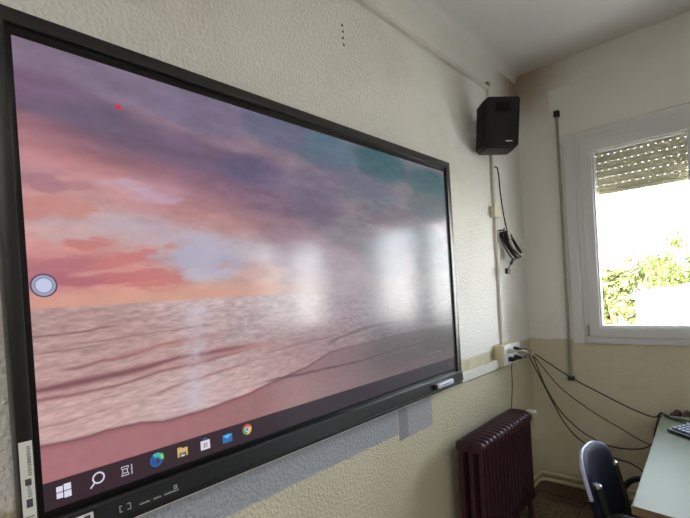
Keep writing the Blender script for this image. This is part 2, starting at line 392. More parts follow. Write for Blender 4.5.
def window(i, a, b_):
    w = bpy.data.objects.new('window_%d' % i, None); C.objects.link(w); w.location = ((a+b_)/2, L, WZ0)
    structure(w, 'white PVC casement window with a partly lowered shutter, %s' % ('nearest the screen wall' if i == 1 else 'second from the screen wall'), 'window')
    bm = bmesh.new(); frame_ring(bm, a-0.004, b_+0.004, WZ0-0.004, WZ1+0.004, 0.048, L-0.014, L+0.06)
    mid = (a+b_)/2; add_box(bm, (mid-0.012, L-0.006, WZ0+0.03), (mid+0.012, L+0.05, WZ1-0.03), 0.002)
    link('window_frame', bm, M_PVC, w, 40)
    for s, (p, q) in enumerate(((a+0.03, mid-0.003), (mid+0.003, b_-0.03))):
        bm = bmesh.new(); frame_ring(bm, p, q, WZ0+0.038, WZ1-0.038, 0.062, L-0.03, L+0.035, 0.006)
        # glazing bead inside the sash
        frame_ring(bm, p+0.06, q-0.06, WZ0+0.098, WZ1-0.098, 0.012, L-0.018, L+0.02, 0.003)
        sash = link('sash', bm, M_PVC, w, 40)
        link('glass_pane', box((p+0.05, L+0.0, WZ0+0.09), (q-0.05, L+0.006, WZ1-0.09)), M_GLASS, sash)
        # small hinge cover
        hx = p-0.004 if s == 0 else q+0.004
        link('hinge', box((hx-0.006, L-0.036, WZ0+0.045), (hx+0.006, L-0.016, WZ0+0.115), 0.002), M_PIPEG, sash)
        link('hinge', box((hx-0.006, L-0.036, WZ1-0.115), (hx+0.006, L-0.016, WZ1-0.045), 0.002), M_PVC, sash)
    link('window_handle', bent_tube([(mid, L-0.03, 1.66), (mid, L-0.065, 1.66), (mid, L-0.065, 1.53)], 0.009, 0.012), M_PVC, w, 40)
    # outside: reveal lining with shutter guide rails
    bm = bmesh.new()
    for x0, x1 in ((a, a+0.032), (b_-0.032, b_)):
        add_box(bm, (x0, L+0.10, WZ0+0.002), (x1, L+0.14, WZ1), 0.002)
    link('shutter_guide', bm, M_PVC, w)
    bm = bmesh.new(); z = 1.978; n = 0
    while z < WZ1 - 0.01:
        z1 = min(z+0.0472, WZ1)
        poly = [(0.108, z), (0.104, z+(z1-z)*.5), (0.108, z1), (0.116, z1), (0.113, z+(z1-z)*.5), (0.116, z)]
        # single curved skin per slat
        va = [[bm.verts.new((x, L+yy, zz)) for yy, zz in ((0.1125, z), (0.1110, z+(z1-z)*.3), (0.1110, z+(z1-z)*.7), (0.1125, z1))] for x in (a+0.03, b_-0.03)]
        for j in range(3): bm.faces.new((va[0][j], va[1][j], va[1][j+1], va[0][j+1]))
        z += 0.047
    so = link('roller_shutter', bm, M_SHUT, w)
    link('bottom_rail', box((a+0.03, L+0.10, 1.962), (b_-0.03, L+0.122, 1.980), 0.003), M_CREAM, so)
    link('window_sill', box((a-0.02, L+0.065, WZ0-0.02), (b_+0.02, L+0.36, WZ0+0.004), 0.003), M_STUCCO, w)
    return w
for i, (a, b_) in enumerate(wins): window(i+1, a, b_)
# cover trims round the windows and the slightly proud shutter-box cover over each
for i, (a, b_) in enumerate(wins):
    bm = bmesh.new()
    add_box(bm, (a-0.072, L-0.007, WZ0-0.004), (a-0.005, L, WZ1+0.036), 0.002)
    add_box(bm, (a-0.005, L-0.007, WZ1+0.005), (b_+0.03, L, WZ1+0.036), 0.002)
    structure(link('trim_%d' % (2+2*i), bm, M_PVC), 'flat cover strip beside and over a window', 'trim')
    structure(link('trim_%d' % (3+2*i), box((a-0.14, L-0.006, WZ1+0.045), (b_+0.1, L, 2.672), 0.003), M_SLATBOX), 'painted shutter-box cover above a window', 'trim')

# unseen ceiling lamps added to brighten the room from further back
for i, (x, y) in enumerate(FILL_LAMPS):
    cl = thing('ceiling_lamp', (x, y, H), 'white tube ceiling lamp, %s' % ('nearest the screen wall towards the windows', 'nearest the screen wall at the rear of the room', 'farther from the screen wall towards the windows', 'farther from the screen wall at the rear')[i], 'lamp', 'ceiling lamps')
    bm = bmesh.new(); add_prism(bm, [(-0.10, H), (0.10, H), (0.10, H-0.03), (0.06, H-0.07), (-0.06, H-0.07), (-0.10, H-0.03)], lambda u, v, d: Vector((x+u, d, v)), y-0.62, y+0.62)
    link('lamp_housing', bm, M_PVC, cl)
    link('diffuser', box((x-0.085, y-0.60, H-0.10), (x+0.085, y+0.60, H-0.068), 0.01), mat('lit_diffuser', (0.8, 0.8, 0.8, 1), 0.4, emit=(1, 0.95, 0.86, 1), estr=4.0, var=(3, .02)), cl)

# ------------------------------------------------------------------ interactive board
XF = 0.08
board = thing('interactive_board', (0.04, 1.05, 0.98), 'large black-framed interactive display showing a pink sunset beach desktop', 'screen')
link('wall_mount', box((0.0, 0.75, 1.25), (0.033, 1.35, 1.75), 0.002), M_BLACK, board)
link('housing', box((0.031, 0.190, 0.985), (0.066, 1.913, 2.026), 0.006), M_BLACK, board)
def band(bm, y0, y1, z0, z1, w, x0, x1, bev):
    """frame ring in the YZ plane, w = (left, right, bottom, top)"""
    o = [(y0, z0), (y1, z0), (y1, z1), (y0, z1)]; i = [(y0+w[0], z0+w[2]), (y1-w[1], z0+w[2]), (y1-w[1], z1-w[3]), (y0+w[0], z1-w[3])]
    V = {}
    for kk, ring in (('o', o), ('i', i)):
        for xx in (x0, x1): V[kk, xx] = [bm.verts.new((xx, y, z)) for y, z in ring]
    fs = []
    for j in range(4):
        q = (j+1) % 4
        fs += [bm.faces.new((V['o', x0][j], V['o', x0][q], V['i', x0][q], V['i', x0][j])), bm.faces.new((V['o', x1][q], V['o', x1][j], V['i', x1][j], V['i', x1][q])),
               bm.faces.new((V['o', x0][q], V['o', x0][j], V['o', x1][j], V['o', x1][q])), bm.faces.new((V['i', x0][j], V['i', x0][q], V['i', x1][q], V['i', x1][j]))]
    if bev:
        O = set(V['o', x0]+V['o', x1])
        es = [e for e in set(e for f in fs for e in f.edges) if abs((e.verts[0].co-e.verts[1].co).normalized().x) < 0.9 and ((e.verts[0] in O) == (e.verts[1] in O))]
        bmesh.ops.bevel(bm, geom=es, offset=bev, segments=2, affect='EDGES', profile=0.5)
bm = bmesh.new(); band(bm, 0.183, 1.920, 0.983, 2.034, (0.027, 0.035, 0.057, 0.030), 0.045, 0.090, 0.004)
link('outer_frame', bm, M_FRAME, board, 40)
bm = bmesh.new(); band(bm, 0.206, 1.888, 1.038, 2.007, (0.016, 0.016, 0.019, 0.022), 0.06, 0.0815, 0.0015)
link('inner_bezel', bm, M_INNER, board, 40)
# lower control panel: a gently tilted strip with a light ridge along its top and a dark underside lip
bm = bmesh.new()
add_prism(bm, [(0.080, 0.993), (0.097, 0.996), (0.093, 1.036), (0.080, 1.038)], lambda u, v, d: Vector((u, d, v)), 0.186, 1.917)
pnl = link('lower_panel', bm, M_PANEL, board)
link('ridge', box((0.0815, 0.20, 1.0365), (0.0945, 1.90, 1.0405), 0.001), M_RIDGE, pnl)
link('underside_lip', box((0.032, 0.190, 0.982), (0.0935, 1.915, 0.993), 0.002), M_BLACK, board)

# --- the picture on the display, painted into a fine grid of emission colours, with window-reflection haze mixed in
Y0, YW, Z0, ZH = 0.222, 1.65, 1.057, 0.928
NS, NTT = 800, 450
SKY = [(0.003, 0.981, 128, 108, 132), (0.05, 0.989, 125, 105, 130), (0.121, 0.973, 128, 110, 138), (0.24, 0.956, 118, 105, 135), (0.402, 0.967, 98, 100, 128), (0.533, 0.947, 85, 110, 130), (0.702, 0.944, 60, 98, 110), (0.923, 0.915, 60, 96, 104), (0.005, 0.888, 125, 95, 125), (0.045, 0.865, 105, 90, 118), (0.115, 0.825, 108, 88, 115), (0.217, 0.809, 112, 90, 120), (0.327, 0.798, 98, 88, 122), (0.468, 0.786, 118, 105, 130), (0.657, 0.808, 105, 110, 125), (0.916, 0.817, 84, 98, 108), (0.002, 0.803, 180, 115, 125), (0.043, 0.809, 150, 100, 118), (0.088, 0.78, 150, 100, 115), (0.168, 0.754, 140, 95, 115), (0.266, 0.739, 130, 95, 118), (0.345, 0.71, 125, 95, 120), (0.005, 0.752, 195, 125, 130), (0.041, 0.753, 205, 128, 130), (0.087, 0.733, 205, 125, 122), (0.152, 0.725, 190, 120, 125), (0.23, 0.703, 175, 115, 122), (0.302, 0.688, 165, 115, 125), (0.004, 0.72, 195, 155, 165), (0.019, 0.703, 175, 115, 130), (0.05, 0.689, 195, 140, 150), (0.086, 0.716, 205, 150, 145), (0.138, 0.714, 185, 150, 170), (0.173, 0.705, 180, 140, 160), (0.007, 0.637, 210, 130, 115), (0.038, 0.653, 210, 135, 120), (0.073, 0.682, 205, 150, 140), (0.097, 0.676, 200, 125, 125), (0.15, 0.673, 195, 120, 120), (0.21, 0.644, 195, 130, 125), (0.28, 0.625, 185, 130, 130), (0.015, 0.607, 205, 165, 170), (0.059, 0.635, 195, 170, 178), (0.096, 0.64, 190, 170, 180), (0.148, 0.623, 185, 168, 182), (0.193, 0.602, 185, 165, 180), (0.014, 0.57, 215, 140, 125), (0.063, 0.571, 215, 135, 115), (0.106, 0.582, 205, 155, 150), (0.161, 0.579, 210, 150, 140), (0.206, 0.536, 175, 165, 188), (0.241, 0.565, 178, 168, 190), (0.298, 0.582, 185, 170, 180), (0.221, 0.509, 175, 165, 190), (0.002, 0.51, 195, 115, 115), (0.033, 0.52, 190, 110, 115), (0.079, 0.538, 215, 130, 115), (0.118, 0.546, 215, 130, 115), (0.048, 0.487, 195, 105, 112), (0.09, 0.49, 205, 110, 105), (0.143, 0.489, 215, 125, 108), (0.18, 0.483, 215, 130, 115), (0.053, 0.454, 225, 150, 125), (0.01, 0.446, 215, 140, 120), (0.101, 0.457, 225, 160, 120), (0.156, 0.453, 220, 165, 125), (0.219, 0.459, 210, 160, 135), (0.313, 0.462, 195, 150, 140), (0.432, 0.574, 140, 120, 138), (0.425, 0.44, 150, 126, 132), (0.58, 0.658, 124, 114, 128), (0.57, 0.468, 160, 146, 156), (0.856, 0.642, 100, 108, 120), (0.841, 0.411, 128, 126, 126), (0.70, 0.45, 140, 130, 138), (0.95, 0.45, 118, 120, 126), (0.70, 0.60, 114, 112, 128), (0.70, 0.53, 124, 120, 132), (0.93, 0.54, 105, 112, 122), (0.5, 0.53, 148, 130, 145), (0.386, 0.637, 145, 110, 125), (0.492, 0.702, 115, 98, 122)]  # right-hand tones raised with the haze of the reflected windows
SEA = [(0.03, 0.412, 185, 145, 135), (0.099, 0.39, 180, 140, 130), (0.218, 0.413, 205, 175, 170), (0.308, 0.357, 175, 150, 145), (0.049, 0.33, 190, 150, 140), (0.136, 0.308, 190, 150, 140), (0.209, 0.208, 195, 165, 158), (0.025, 0.27, 195, 150, 140), (0.022, 0.185, 205, 160, 150), (0.092, 0.177, 205, 165, 150), (0.191, 0.161, 200, 168, 162), (0.261, 0.162, 205, 165, 155), (0.367, 0.219, 180, 140, 135), (0.498, 0.254, 150, 122, 122), (0.742, 0.245, 114, 104, 106), (0.422, 0.372, 160, 136, 136), (0.933, 0.258, 94, 92, 93), (0.70, 0.36, 136, 127, 130), (0.95, 0.36, 112, 110, 112), (0.56, 0.38, 150, 134, 138)]
SAND = [(0.019, 0.088, 180, 110, 118), (0.088, 0.083, 178, 112, 115), (0.204, 0.074, 170, 110, 112), (0.316, 0.08, 160, 110, 112), (0.489, 0.078, 130, 100, 105), (0.733, 0.096, 90, 78, 82), (0.925, 0.137, 78, 72, 74)]  # right end darkened for the display's viewing-angle falloff
rng = np.random.RandomState(11)
def vnoise(s, t, fs, ft, seed):
    g = np.random.RandomState(seed).rand(int(ft)+4, int(fs)+4)
    x = s*fs; y = t*ft; xi = np.floor(x).astype(int); yi = np.floor(y).astype(int); fx = x-xi; fy = y-yi
    fx = fx*fx*(3-2*fx); fy = fy*fy*(3-2*fy)
    xi = np.clip(xi, 0, int(fs)+2); yi = np.clip(yi, 0, int(ft)+2)
    return (g[yi, xi]*(1-fx)+g[yi, xi+1]*fx)*(1-fy) + (g[yi+1, xi]*(1-fx)+g[yi+1, xi+1]*fx)*fy
def fbm(s, t, fs, ft, seed, o=4):
    v = 0; a = 0.5
    for i in range(o):
        v = v + a*(vnoise(np.clip(s, 0, 1), np.clip(t, 0, 1), fs*2**i, ft*2**i, seed+i) - 0.5); a *= 0.55
    return v
def rbf(pts, s, t, sig, ts=1.5):
    num = np.zeros(s.shape+(3,)); den = np.zeros(s.shape)
    for (a, b_, *c) in pts:
        d2 = (s-a)**2 + ((t-b_)*ts)**2
        w = np.exp(-d2/(2*sig*sig)) + 2e-4/(d2+0.004)*0.05
        num += w[..., None]*np.array(c, float); den += w
    return num/den[..., None]
def smooth(e0, e1, x):
    q = np.clip((x-e0)/(e1-e0), 0, 1); return q*q*(3-2*q)
s, t = np.meshgrid((np.arange(NS)+0.5)/NS, (np.arange(NTT)+0.5)/NTT)
ws_ = s + fbm(s, t, 14, 14, 3)*0.035; wt_ = t + fbm(s, t, 10, 26, 9)*0.03
img = rbf(SKY, ws_, wt_, 0.032)
grain = fbm(s, t, 26, 40, 40, 5)
img *= (1 + 0.20*grain)[..., None]
def blend(maskv, col, a=1.0):
    global img
    mk = np.clip(maskv, 0, 1)[..., None]*a
    img = img*(1-mk) + np.array(col, float)*mk
def blob(cs, ct, rs, rt, col, a, rot=0.0, seed=1, edge=0.35):
    ds = s-cs; dt = (t-ct)
    x = ds*math.cos(rot)+dt*math.sin(rot)*.56; y = -ds*math.sin(rot)/.56+dt*math.cos(rot)
    d = np.sqrt((x/rs)**2+(y/rt)**2) + fbm(s, t, 34, 70, seed, 5)*2.0
    blend(1-smooth(1-edge, 1+edge, d), col, a)
# clouds of the wallpaper
blob(0.055, 0.700, 0.030, 0.012, (180, 118, 132), 0.7, 0.1, 51)
blob(0.020, 0.700, 0.022, 0.020, (172, 110, 128), 0.6, 0, 52)
blob(0.14, 0.706, 0.045, 0.016, (196, 160, 186), 0.75, -0.12, 53, .6)
blob(0.16, 0.590, 0.13, 0.030, (190, 172, 188), 0.55, -0.03, 54, .6)
blob(0.030, 0.645, 0.045, 0.020, (212, 128, 108), 0.7, 0.08, 55)
blob(0.065, 0.572, 0.030, 0.012, (208, 112, 100), 0.7, 0.0, 56)
blob(0.190, 0.574, 0.017, 0.014, (206, 138, 118), 0.95, 0.35, 57)
blob(0.172, 0.558, 0.016, 0.006, (206, 142, 124), 0.7, 0.5, 58)
blob(0.225, 0.545, 0.055, 0.060, (176, 168, 194), 0.8, 0.0, 59, .5)
blob(0.225, 0.490, 0.030, 0.020, (188, 178, 194), 0.8, 0.0, 60, .5)
blob(0.045, 0.525, 0.050, 0.016, (190, 106, 112), 0.8, 0.25, 61)
blob(0.105, 0.535, 0.045, 0.014, (212, 114, 98), 0.8, 0.22, 62)
blob(0.050, 0.489, 0.075, 0.014, (186, 98, 106), 0.8, 0.02, 63)
blob(0.135, 0.492, 0.060, 0.028, (212, 112, 98), 0.85, 0.0, 64)
blob(0.262, 0.520, 0.014, 0.008, (204, 150, 136), 0.7, 0.2, 65)
blob(0.120, 0.513, 0.08, 0.006, (222, 165, 135), 0.5, 0.1, 66)
blob(0.40, 0.80, 0.05, 0.06, (140, 112, 140), 0.35, 0.2, 67, .7)
blob(0.47, 0.73, 0.05, 0.05, (92, 84, 112), 0.4, 0.0, 68, .7)
blob(0.62, 0.77, 0.06, 0.03, (132, 118, 128), 0.45, 0.2, 69, .7)
blob(0.60, 0.85, 0.12, 0.05, (96, 92, 122), 0.5, -0.1, 70, .7)
blob(0.75, 0.73, 0.14, 0.04, (84, 76, 94), 0.5, 0.05, 71, .7)
# band of light above the horizon
hz = (t > 0.43) & (t < 0.47)
blend(np.where(hz, smooth(0.472, 0.455, t), 0)*(1-smooth(0.30, 0.5, s)), (220, 152, 118), 0.6)
# sea
sea = rbf(SEA, s, t, 0.06)
per = np.clip((0.45-t)/0.33, 0.03, 1)
rip = (fbm(s, t**0.7, 90, 200, 80, 3)*0.8 + fbm(s, t**0.7, 34, 120, 85, 2)*0.45) * (1.2-0.3*per)
sea[..., 2] += 7; sea *= (1 + 0.34*rip)[..., None]
hw = 0.0025+0.05*smooth(0.38, 0.62, s); mk = np.clip((0.4295+hw-t)/(2*hw), 0, 1); img = img*(1-mk[..., None]) + sea*mk[..., None]  # horizon blurred at right, painting in the wash-out from window reflections
dk = np.clip(1-(t-0.12)/0.3, 0, 1)
def curve(pts, x): return np.interp(x, [p[0] for p in pts], [p[1] for p in pts])
def wave(pts, w, col, a, s0=None, s1=None, seed=90):
    c = curve(pts, s) + fbm(s, t*0+0.5, 40, 3, seed, 3)*0.007
    fade = smooth(pts[0][0]-0.02, pts[0][0]+0.01, s)*(1-smooth(pts[-1][0]-0.03, pts[-1][0]+0.02, s))
    ww = w*(0.7+0.9*vnoise(s, t*0, 30, 2, seed+5))
    blend(np.exp(-((t-c)/ww)**2)*fade, col, a)
W = {'w1': [(-0.02, 0.255), (0.102, 0.264), (0.18, 0.279), (0.305, 0.281)], 'w2': [(-0.02, 0.236), (0.036, 0.236), (0.085, 0.236), (0.144, 0.251), (0.215, 0.259), (0.304, 0.269)],
     'w3': [(0.034, 0.292), (0.104, 0.302), (0.157, 0.321), (0.196, 0.323)], 'w4': [(-0.02, 0.369), (0.048, 0.371), (0.098, 0.378)], 'w5': [(0.142, 0.196), (0.192, 0.212), (0.302, 0.231)], 'w6': [(-0.02, 0.178), (0.033, 0.178), (0.099, 0.193)]}
blend(np.exp(-((t-curve(W['w1'], s)-0.0)/0.010)**2)*(1-smooth(.2, .4, s)), (184, 120, 118), .6)
wave(W['w1'], 0.0055, (126, 78, 90), 0.85, seed=91); wave(W['w2'], 0.0032, (140, 86, 94), 0.75, seed=92)
blend(np.exp(-((t-curve(W['w2'], s)-0.008)/0.008)**2)*smooth(.1, .2, s)*(1-smooth(.3, .4, s)), (180, 116, 112), .6)
wave(W['w3'], 0.0035, (146, 92, 96), 0.8, seed=93); wave([(0.09, 0.304), (0.16, 0.318), (0.26, 0.33)], 0.007, (190, 126, 120), 0.6, seed=94)
wave(W['w4'], 0.0022, (132, 92, 96), 0.8, seed=95); wave(W['w5'], 0.0028, (156, 104, 104), 0.7, seed=96); wave(W['w6'], 0.0018, (160, 112, 112), 0.6, seed=97)
wave([(0.05, 0.345), (0.12, 0.35), (0.25, 0.358)], 0.0015, (140, 100, 100), 0.6, seed=98)
wave([(0.0, 0.335), (0.05, 0.335), (0.09, 0.339)], 0.0018, (136, 98, 98), 0.6, seed=101)
wave([(0.02, 0.21), (0.09, 0.215), (0.14, 0.225)], 0.0012, (160, 116, 114), 0.5, seed=102)
wave([(0.34, 0.25), (0.42, 0.262), (0.52, 0.27)], 0.004, (130, 96, 104), 0.5, seed=99)
# sun glitter
gx = 0.212-0.02*(1-t/0.43)
gl_ = np.exp(-((s-gx)/0.018)**2)*smooth(0.12, 0.15, t)*smooth(0.43, 0.40, t)
spark = 0.45+1.1*np.clip(0.5+fbm(s, t, 120, 150, 120, 2)*2.0, 0, 1)
band_ = 0.35+0.65*np.clip(np.exp(-((t-0.40)/0.05)**2)+np.exp(-((t-0.18)/0.045)**2)+.7*np.exp(-((t-0.285)/0.022)**2), 0, 1)
blend(gl_*spark*band_, (198, 186, 204), 0.75)
# sand below the shore line
SH = [(-0.02, 0.14), (0.055, 0.135), (0.073, 0.138), (0.119, 0.136), (0.15, 0.124), (0.215, 0.124), (0.299, 0.14), (0.348, 0.155), (0.428, 0.178), (0.496, 0.212), (0.60, 0.222), (0.70, 0.23), (1.0, 0.23)]
sh = curve(SH, s) + fbm(s, t*0+.3, 30, 3, 130, 3)*0.005
sand = rbf(SAND, s, t, 0.1)*(1+0.06*fbm(s, t, 90, 60, 140, 3))[..., None]
mk = smooth(sh+0.002, sh-0.002, t); mk2 = mk*(1-smooth(0.30, 0.42, s)) + mk*smooth(0.30, 0.42, s)*0.65
img = img*(1-mk2[..., None]) + sand*mk2[..., None]
blend(np.exp(-((t-sh)/0.0035)**2)*(1-smooth(.5, .62, s)), (120, 72, 82), 0.8)
blend(np.exp(-((t-sh+0.006)/0.005)**2)*(1-smooth(.3, .45, s)), (160, 96, 106), 0.5)
wave([(0.34, 0.163), (0.576, 0.155), (0.737, 0.168), (0.982, 0.175)], 0.003, (84, 66, 74), 0.7, seed=150)
wave([(0.50, 0.25), (0.60, 0.278), (0.70, 0.284), (0.86, 0.268), (1.02, 0.24)], 0.005, (84, 72, 82), 0.6, seed=151)
# taskbar
tb = smooth(0.0605, 0.0590, t)
bar = np.array((66, 50, 58))*(1-s[..., None]) + np.array((62, 60, 66))*s[..., None]
img = img*(1-tb[..., None]) + bar*tb[..., None]
img = np.clip(img, 0, 255)/255
lum_ = img.mean(axis=2, keepdims=True); img = np.clip(lum_ + (img-lum_)*0.78, 0, 1)
img[..., 2] += 0.30*np.clip(img[..., 0]-img[..., 2]-0.16, 0, 1)
img[..., 1] += 0.06*np.clip(img[..., 0]-img[..., 1]-0.16, 0, 1)
lin = np.where(img <= 0.04045, img/12.92, ((img+0.055)/1.055)**2.4)
lin = np.clip(lin-0.026, 0.004, None)
verts = [(XF, Y0+YW*j/NS, Z0+ZH*i/NTT) for i in range(NTT+1) for j in range(NS+1)]
faces = [(i*(NS+1)+j, i*(NS+1)+j+1, (i+1)*(NS+1)+j+1, (i+1)*(NS+1)+j) for i in range(NTT) for j in range(NS)]
me = bpy.data.meshes.new('display'); me.from_pydata(verts, [], faces)
pad = np.pad(lin, ((0, 1), (0, 1), (0, 0)), mode='edge')
ca = me.color_attributes.new('picture', 'FLOAT_COLOR', 'POINT')
ca.data.foreach_set('color', np.concatenate([pad, np.ones(pad.shape[:2]+(1,))], axis=2).astype(np.float32).ravel())
me.materials.append(screen_mat('display_picture', 'picture'))
disp = bpy.data.objects.new('display', me); C.objects.link(disp); disp.parent = board; disp.matrix_parent_inverse = Matrix.Translation(-board.location)

# --- flat marks on the picture: taskbar icons, round button, pointer dot
_sm = {}
def smat(c):
    if c not in _sm: _sm[c] = screen_mat('lit_pixels_%d' % len(_sm), None, rgb(*c))
    return _sm[c]
class Flat:
    """flat coloured shapes on the screen plane; (u, v) in metres from the icon centre, u to the right, v up"""
    def __init__(s, cs, ct): s.o = (Y0+YW*cs, Z0+ZH*ct); s.bm = bmesh.new(); s.mats = []; s.k = 0
    def poly(s, pts, c):
        if c not in s.mats: s.mats.append(c)
        s.k += 1
        x = XF + 0.0002 + 0.00008*s.k
        f = s.bm.faces.new([s.bm.verts.new((x, s.o[0]+u, s.o[1]+v)) for u, v in pts]); f.material_index = s.mats.index(c)
    def disc(s, u, v, r, c, a0=0, a1=2*math.pi, n=28, ri=0.0):
        if ri <= 0 and a1-a0 > 6.2: s.poly([(u+r*math.cos(a), v+r*math.sin(a)) for a in [2*math.pi*i/n for i in range(n)]], c); return
        s.k += 1; kk = s.k
        for i in range(n):
            a, b_ = a0+(a1-a0)*i/n, a0+(a1-a0)*(i+1)/n; s.k = kk
            p = [(u+ri*math.cos(a), v+ri*math.sin(a)), (u+r*math.cos(a), v+r*math.sin(a)), (u+r*math.cos(b_), v+r*math.sin(b_)), (u+ri*math.cos(b_), v+ri*math.sin(b_))]
            if ri <= 0: p = p[:1]+p[1:3]
            s.k -= 1; s.poly(p, c)
    def rect(s, u0, v0, u1, v1, c): s.poly([(u0, v0), (u1, v0), (u1, v1), (u0, v1)], c)
    def done(s, name, lab=None):
        me_ms = [smat(c) for c in s.mats]
        for f in s.bm.faces: f.normal_update()
        me = bpy.data.meshes.new(name); s.bm.to_mesh(me); s.bm.free()
        for mm in me_ms: me.materials.append(mm)
        o = bpy.data.objects.new(name, me); C.objects.link(o); o.parent = disp
        o.matrix_parent_inverse = Matrix.Translation(-board.location) @ Matrix.Identity(4)
        o.matrix_parent_inverse = disp.matrix_world.inverted() if False else Matrix.Identity(4)
        if lab: o['label'] = lab
        return o
bpy.context.view_layer.update()
WI = (214, 212, 232)
f = Flat(0.0205, 0.031)
for (u0, v0, u1, v1) in ((-.0125, .0008, -.0012, .0118), (.0006, .0008, .0135, .0138), (-.0125, -.0118, -.0012, -.0008), (.0006, -.0138, .0135, -.0008)): f.rect(u0, v0, u1, v1, WI)
f.done('start_icon', 'white four-pane start icon')
f = Flat(0.058, 0.032); f.disc(0.003, 0.003, .0125, (205, 200, 218), ri=.0090)
f.poly([(-.0125, -.0155), (-.0145, -.0130), (-.0065, -.0045), (-.0040, -.0068)], (205, 200, 218)); f.done('search_icon', 'white magnifier icon')
f = Flat(0.095, 0.031); c = (190, 184, 200)
for q in ((-.0125, -.0105, .0035, -.0085), (-.0125, .0085, .0035, .0105), (-.0105, -.0050, -.0085, .0050), (-.0005, -.0050, .0015, .0050), (-.0105, .0032, .0015, .0052), (-.0105, -.0052, .0015, -.0032), (-.0125, .0055, -.0105, .0105), (-.0125, -.0105, -.0105, -.0055), (.0015, .0055, .0035, .0105), (.0015, -.0105, .0035, -.0055), (.0085, .0040, .0107, .0110), (.0085, -.0110, .0107, -.0010), (.0075, .0005, .0117, .0030)): f.rect(*q, c)
f.done('task_view_icon', 'white task switcher icon')
f = Flat(0.135, 0.032); f.disc(0, 0, .0155, (30, 88, 156)); f.disc(0.001, .001, .0155, (64, 178, 160), a0=0.1, a1=2.2, ri=.006); f.disc(.002, .003, .0155, (118, 200, 110), a0=-.35, a1=0.7, ri=.008)
f.disc(0, -.001, .0105, (22, 74, 150), a0=2.6, a1=6.0, ri=.004); f.disc(0.003, -.003, .0048, (66, 50, 62)); f.done('browser_icon', 'blue-green swirl browser icon')
f = Flat(0.174, 0.031); f.rect(-.013, -.0105, .013, .0095, (206, 176, 104)); f.rect(-.013, .0095, -.002, .0130, (214, 164, 66)); f.rect(-.009, -.0105, .009, -.001, (80, 92, 128)); f.rect(-.0045, -.0105, .0045, -.006, (226, 196, 120)); f.done('folder_icon', 'yellow folder icon')
f = Flat(0.211, 0.032); f.rect(-.013, -.0135, .013, .0095, (214, 208, 222)); f.disc(0, .0095, .0062, (90, 110, 170), a0=0, a1=math.pi, ri=.0042)
for (q, cc) in (((-.0052, -.0018, -.0008, .0028), (150, 110, 104)), ((.0008, -.0018, .0052, .0028), (110, 128, 112)), ((-.0052, -.0078, -.0008, -.0032), (104, 112, 144)), ((.0008, -.0078, .0052, -.0032), (160, 146, 116))): f.rect(*q, cc)
f.done('store_icon', 'white shopping bag icon with four small squares')
f = Flat(0.250, 0.029); f.rect(-.0145, -.0115, .0145, .0085, (36, 106, 166)); f.poly([(-.0145, .0085), (.0145, .0085), (0, -.0025)], (92, 178, 226)); f.poly([(-.010, .0085), (.010, .0085), (0, .0135)], (20, 84, 150)); f.done('mail_icon', 'blue envelope icon')
f = Flat(0.288, 0.035); f.disc(0, 0, .0145, (204, 84, 70), a0=.52, a1=2.62, ri=.006); f.disc(0, 0, .0145, (92, 158, 92), a0=2.62, a1=4.71, ri=.006); f.disc(0, 0, .0145, (214, 184, 84), a0=4.71, a1=6.80, ri=.006)
f.disc(0, 0, .0066, (226, 224, 230)); f.disc(0, 0, .0048, (72, 122, 200)); f.done('browser_icon', 'red, yellow and green ring browser icon')
f = Flat(0.0150, 0.477); f.disc(0, 0, .0235, (76, 66, 96), n=40); f.disc(0, 0, .0205, (158, 156, 180), n=40); f.disc(0, 0, .0155, (104, 104, 138), n=40); f.disc(0, 0, .0142, (190, 198, 228), n=40); f.done('touch_menu_button', 'round pale blue floating button with a grey ring')
f = Flat(0.116, 0.905); f.disc(0, 0, .0062, (210, 30, 70)); f.done('pointer_dot', 'small red dot')
f = Flat(0.892, 0.109)
for i in range(15):
    w = 0.0045 if i not in (7,) else 0; x = -0.058+0.0079*i
    if w: f.rect(x, -.003, x+w, .003 + (.002 if i % 4 == 0 else 0), (112, 104, 106))
f.done('watermark_text', 'faint grey line of text')
f = Flat(0.975, 0.030)
for i in range(5): f.rect(-.013+.0055*i, .003, -.0095+.0055*i, .007, (96, 94, 100)); f.rect(-.013+.0055*i, -.008, -.0095+.0055*i, -.004, (96, 94, 100))
f.done('clock_text', 'tiny grey clock digits')

# --- stickers and printed marks on the frame
def sticker(name, y0, y1, z0, z1, x=0.0905, m_=M_PAPER, lab=None):
    o = link(name, box((x, y0, z0), (x+0.0008, y1, z1)), m_, board)
    if lab: o['label'] = lab
    return o
st_ = sticker('barcode_label', 0.1855, 0.2070, 1.005, 1.205, lab='long white barcode label')
bm = bmesh.new(); rr = random.Random(4)
for i in range(15): 
    z = 1.140+i*0.0038; add_box(bm, (0.0913, 0.1975, z), (0.0917, 0.2035, z+0.0015+rr.random()*0.001))
for zc, hh in ((1.128, .012), (1.088, .016)): add_box(bm, (0.0913, 0.192, zc-hh/2), (0.0917, 0.202, zc+hh/2))
for i in range(7): z = 1.100+i*0.0035; add_box(bm, (0.0913, 0.195, z), (0.0917, 0.195+0.004+0.003*rr.random(), z+0.0014))
for i in range(12): z = 1.012+i*0.0045; add_box(bm, (0.0913, 0.189, z), (0.0917, 0.203, z+0.0018))
link('printed_marks', bm, M_INK, st_)
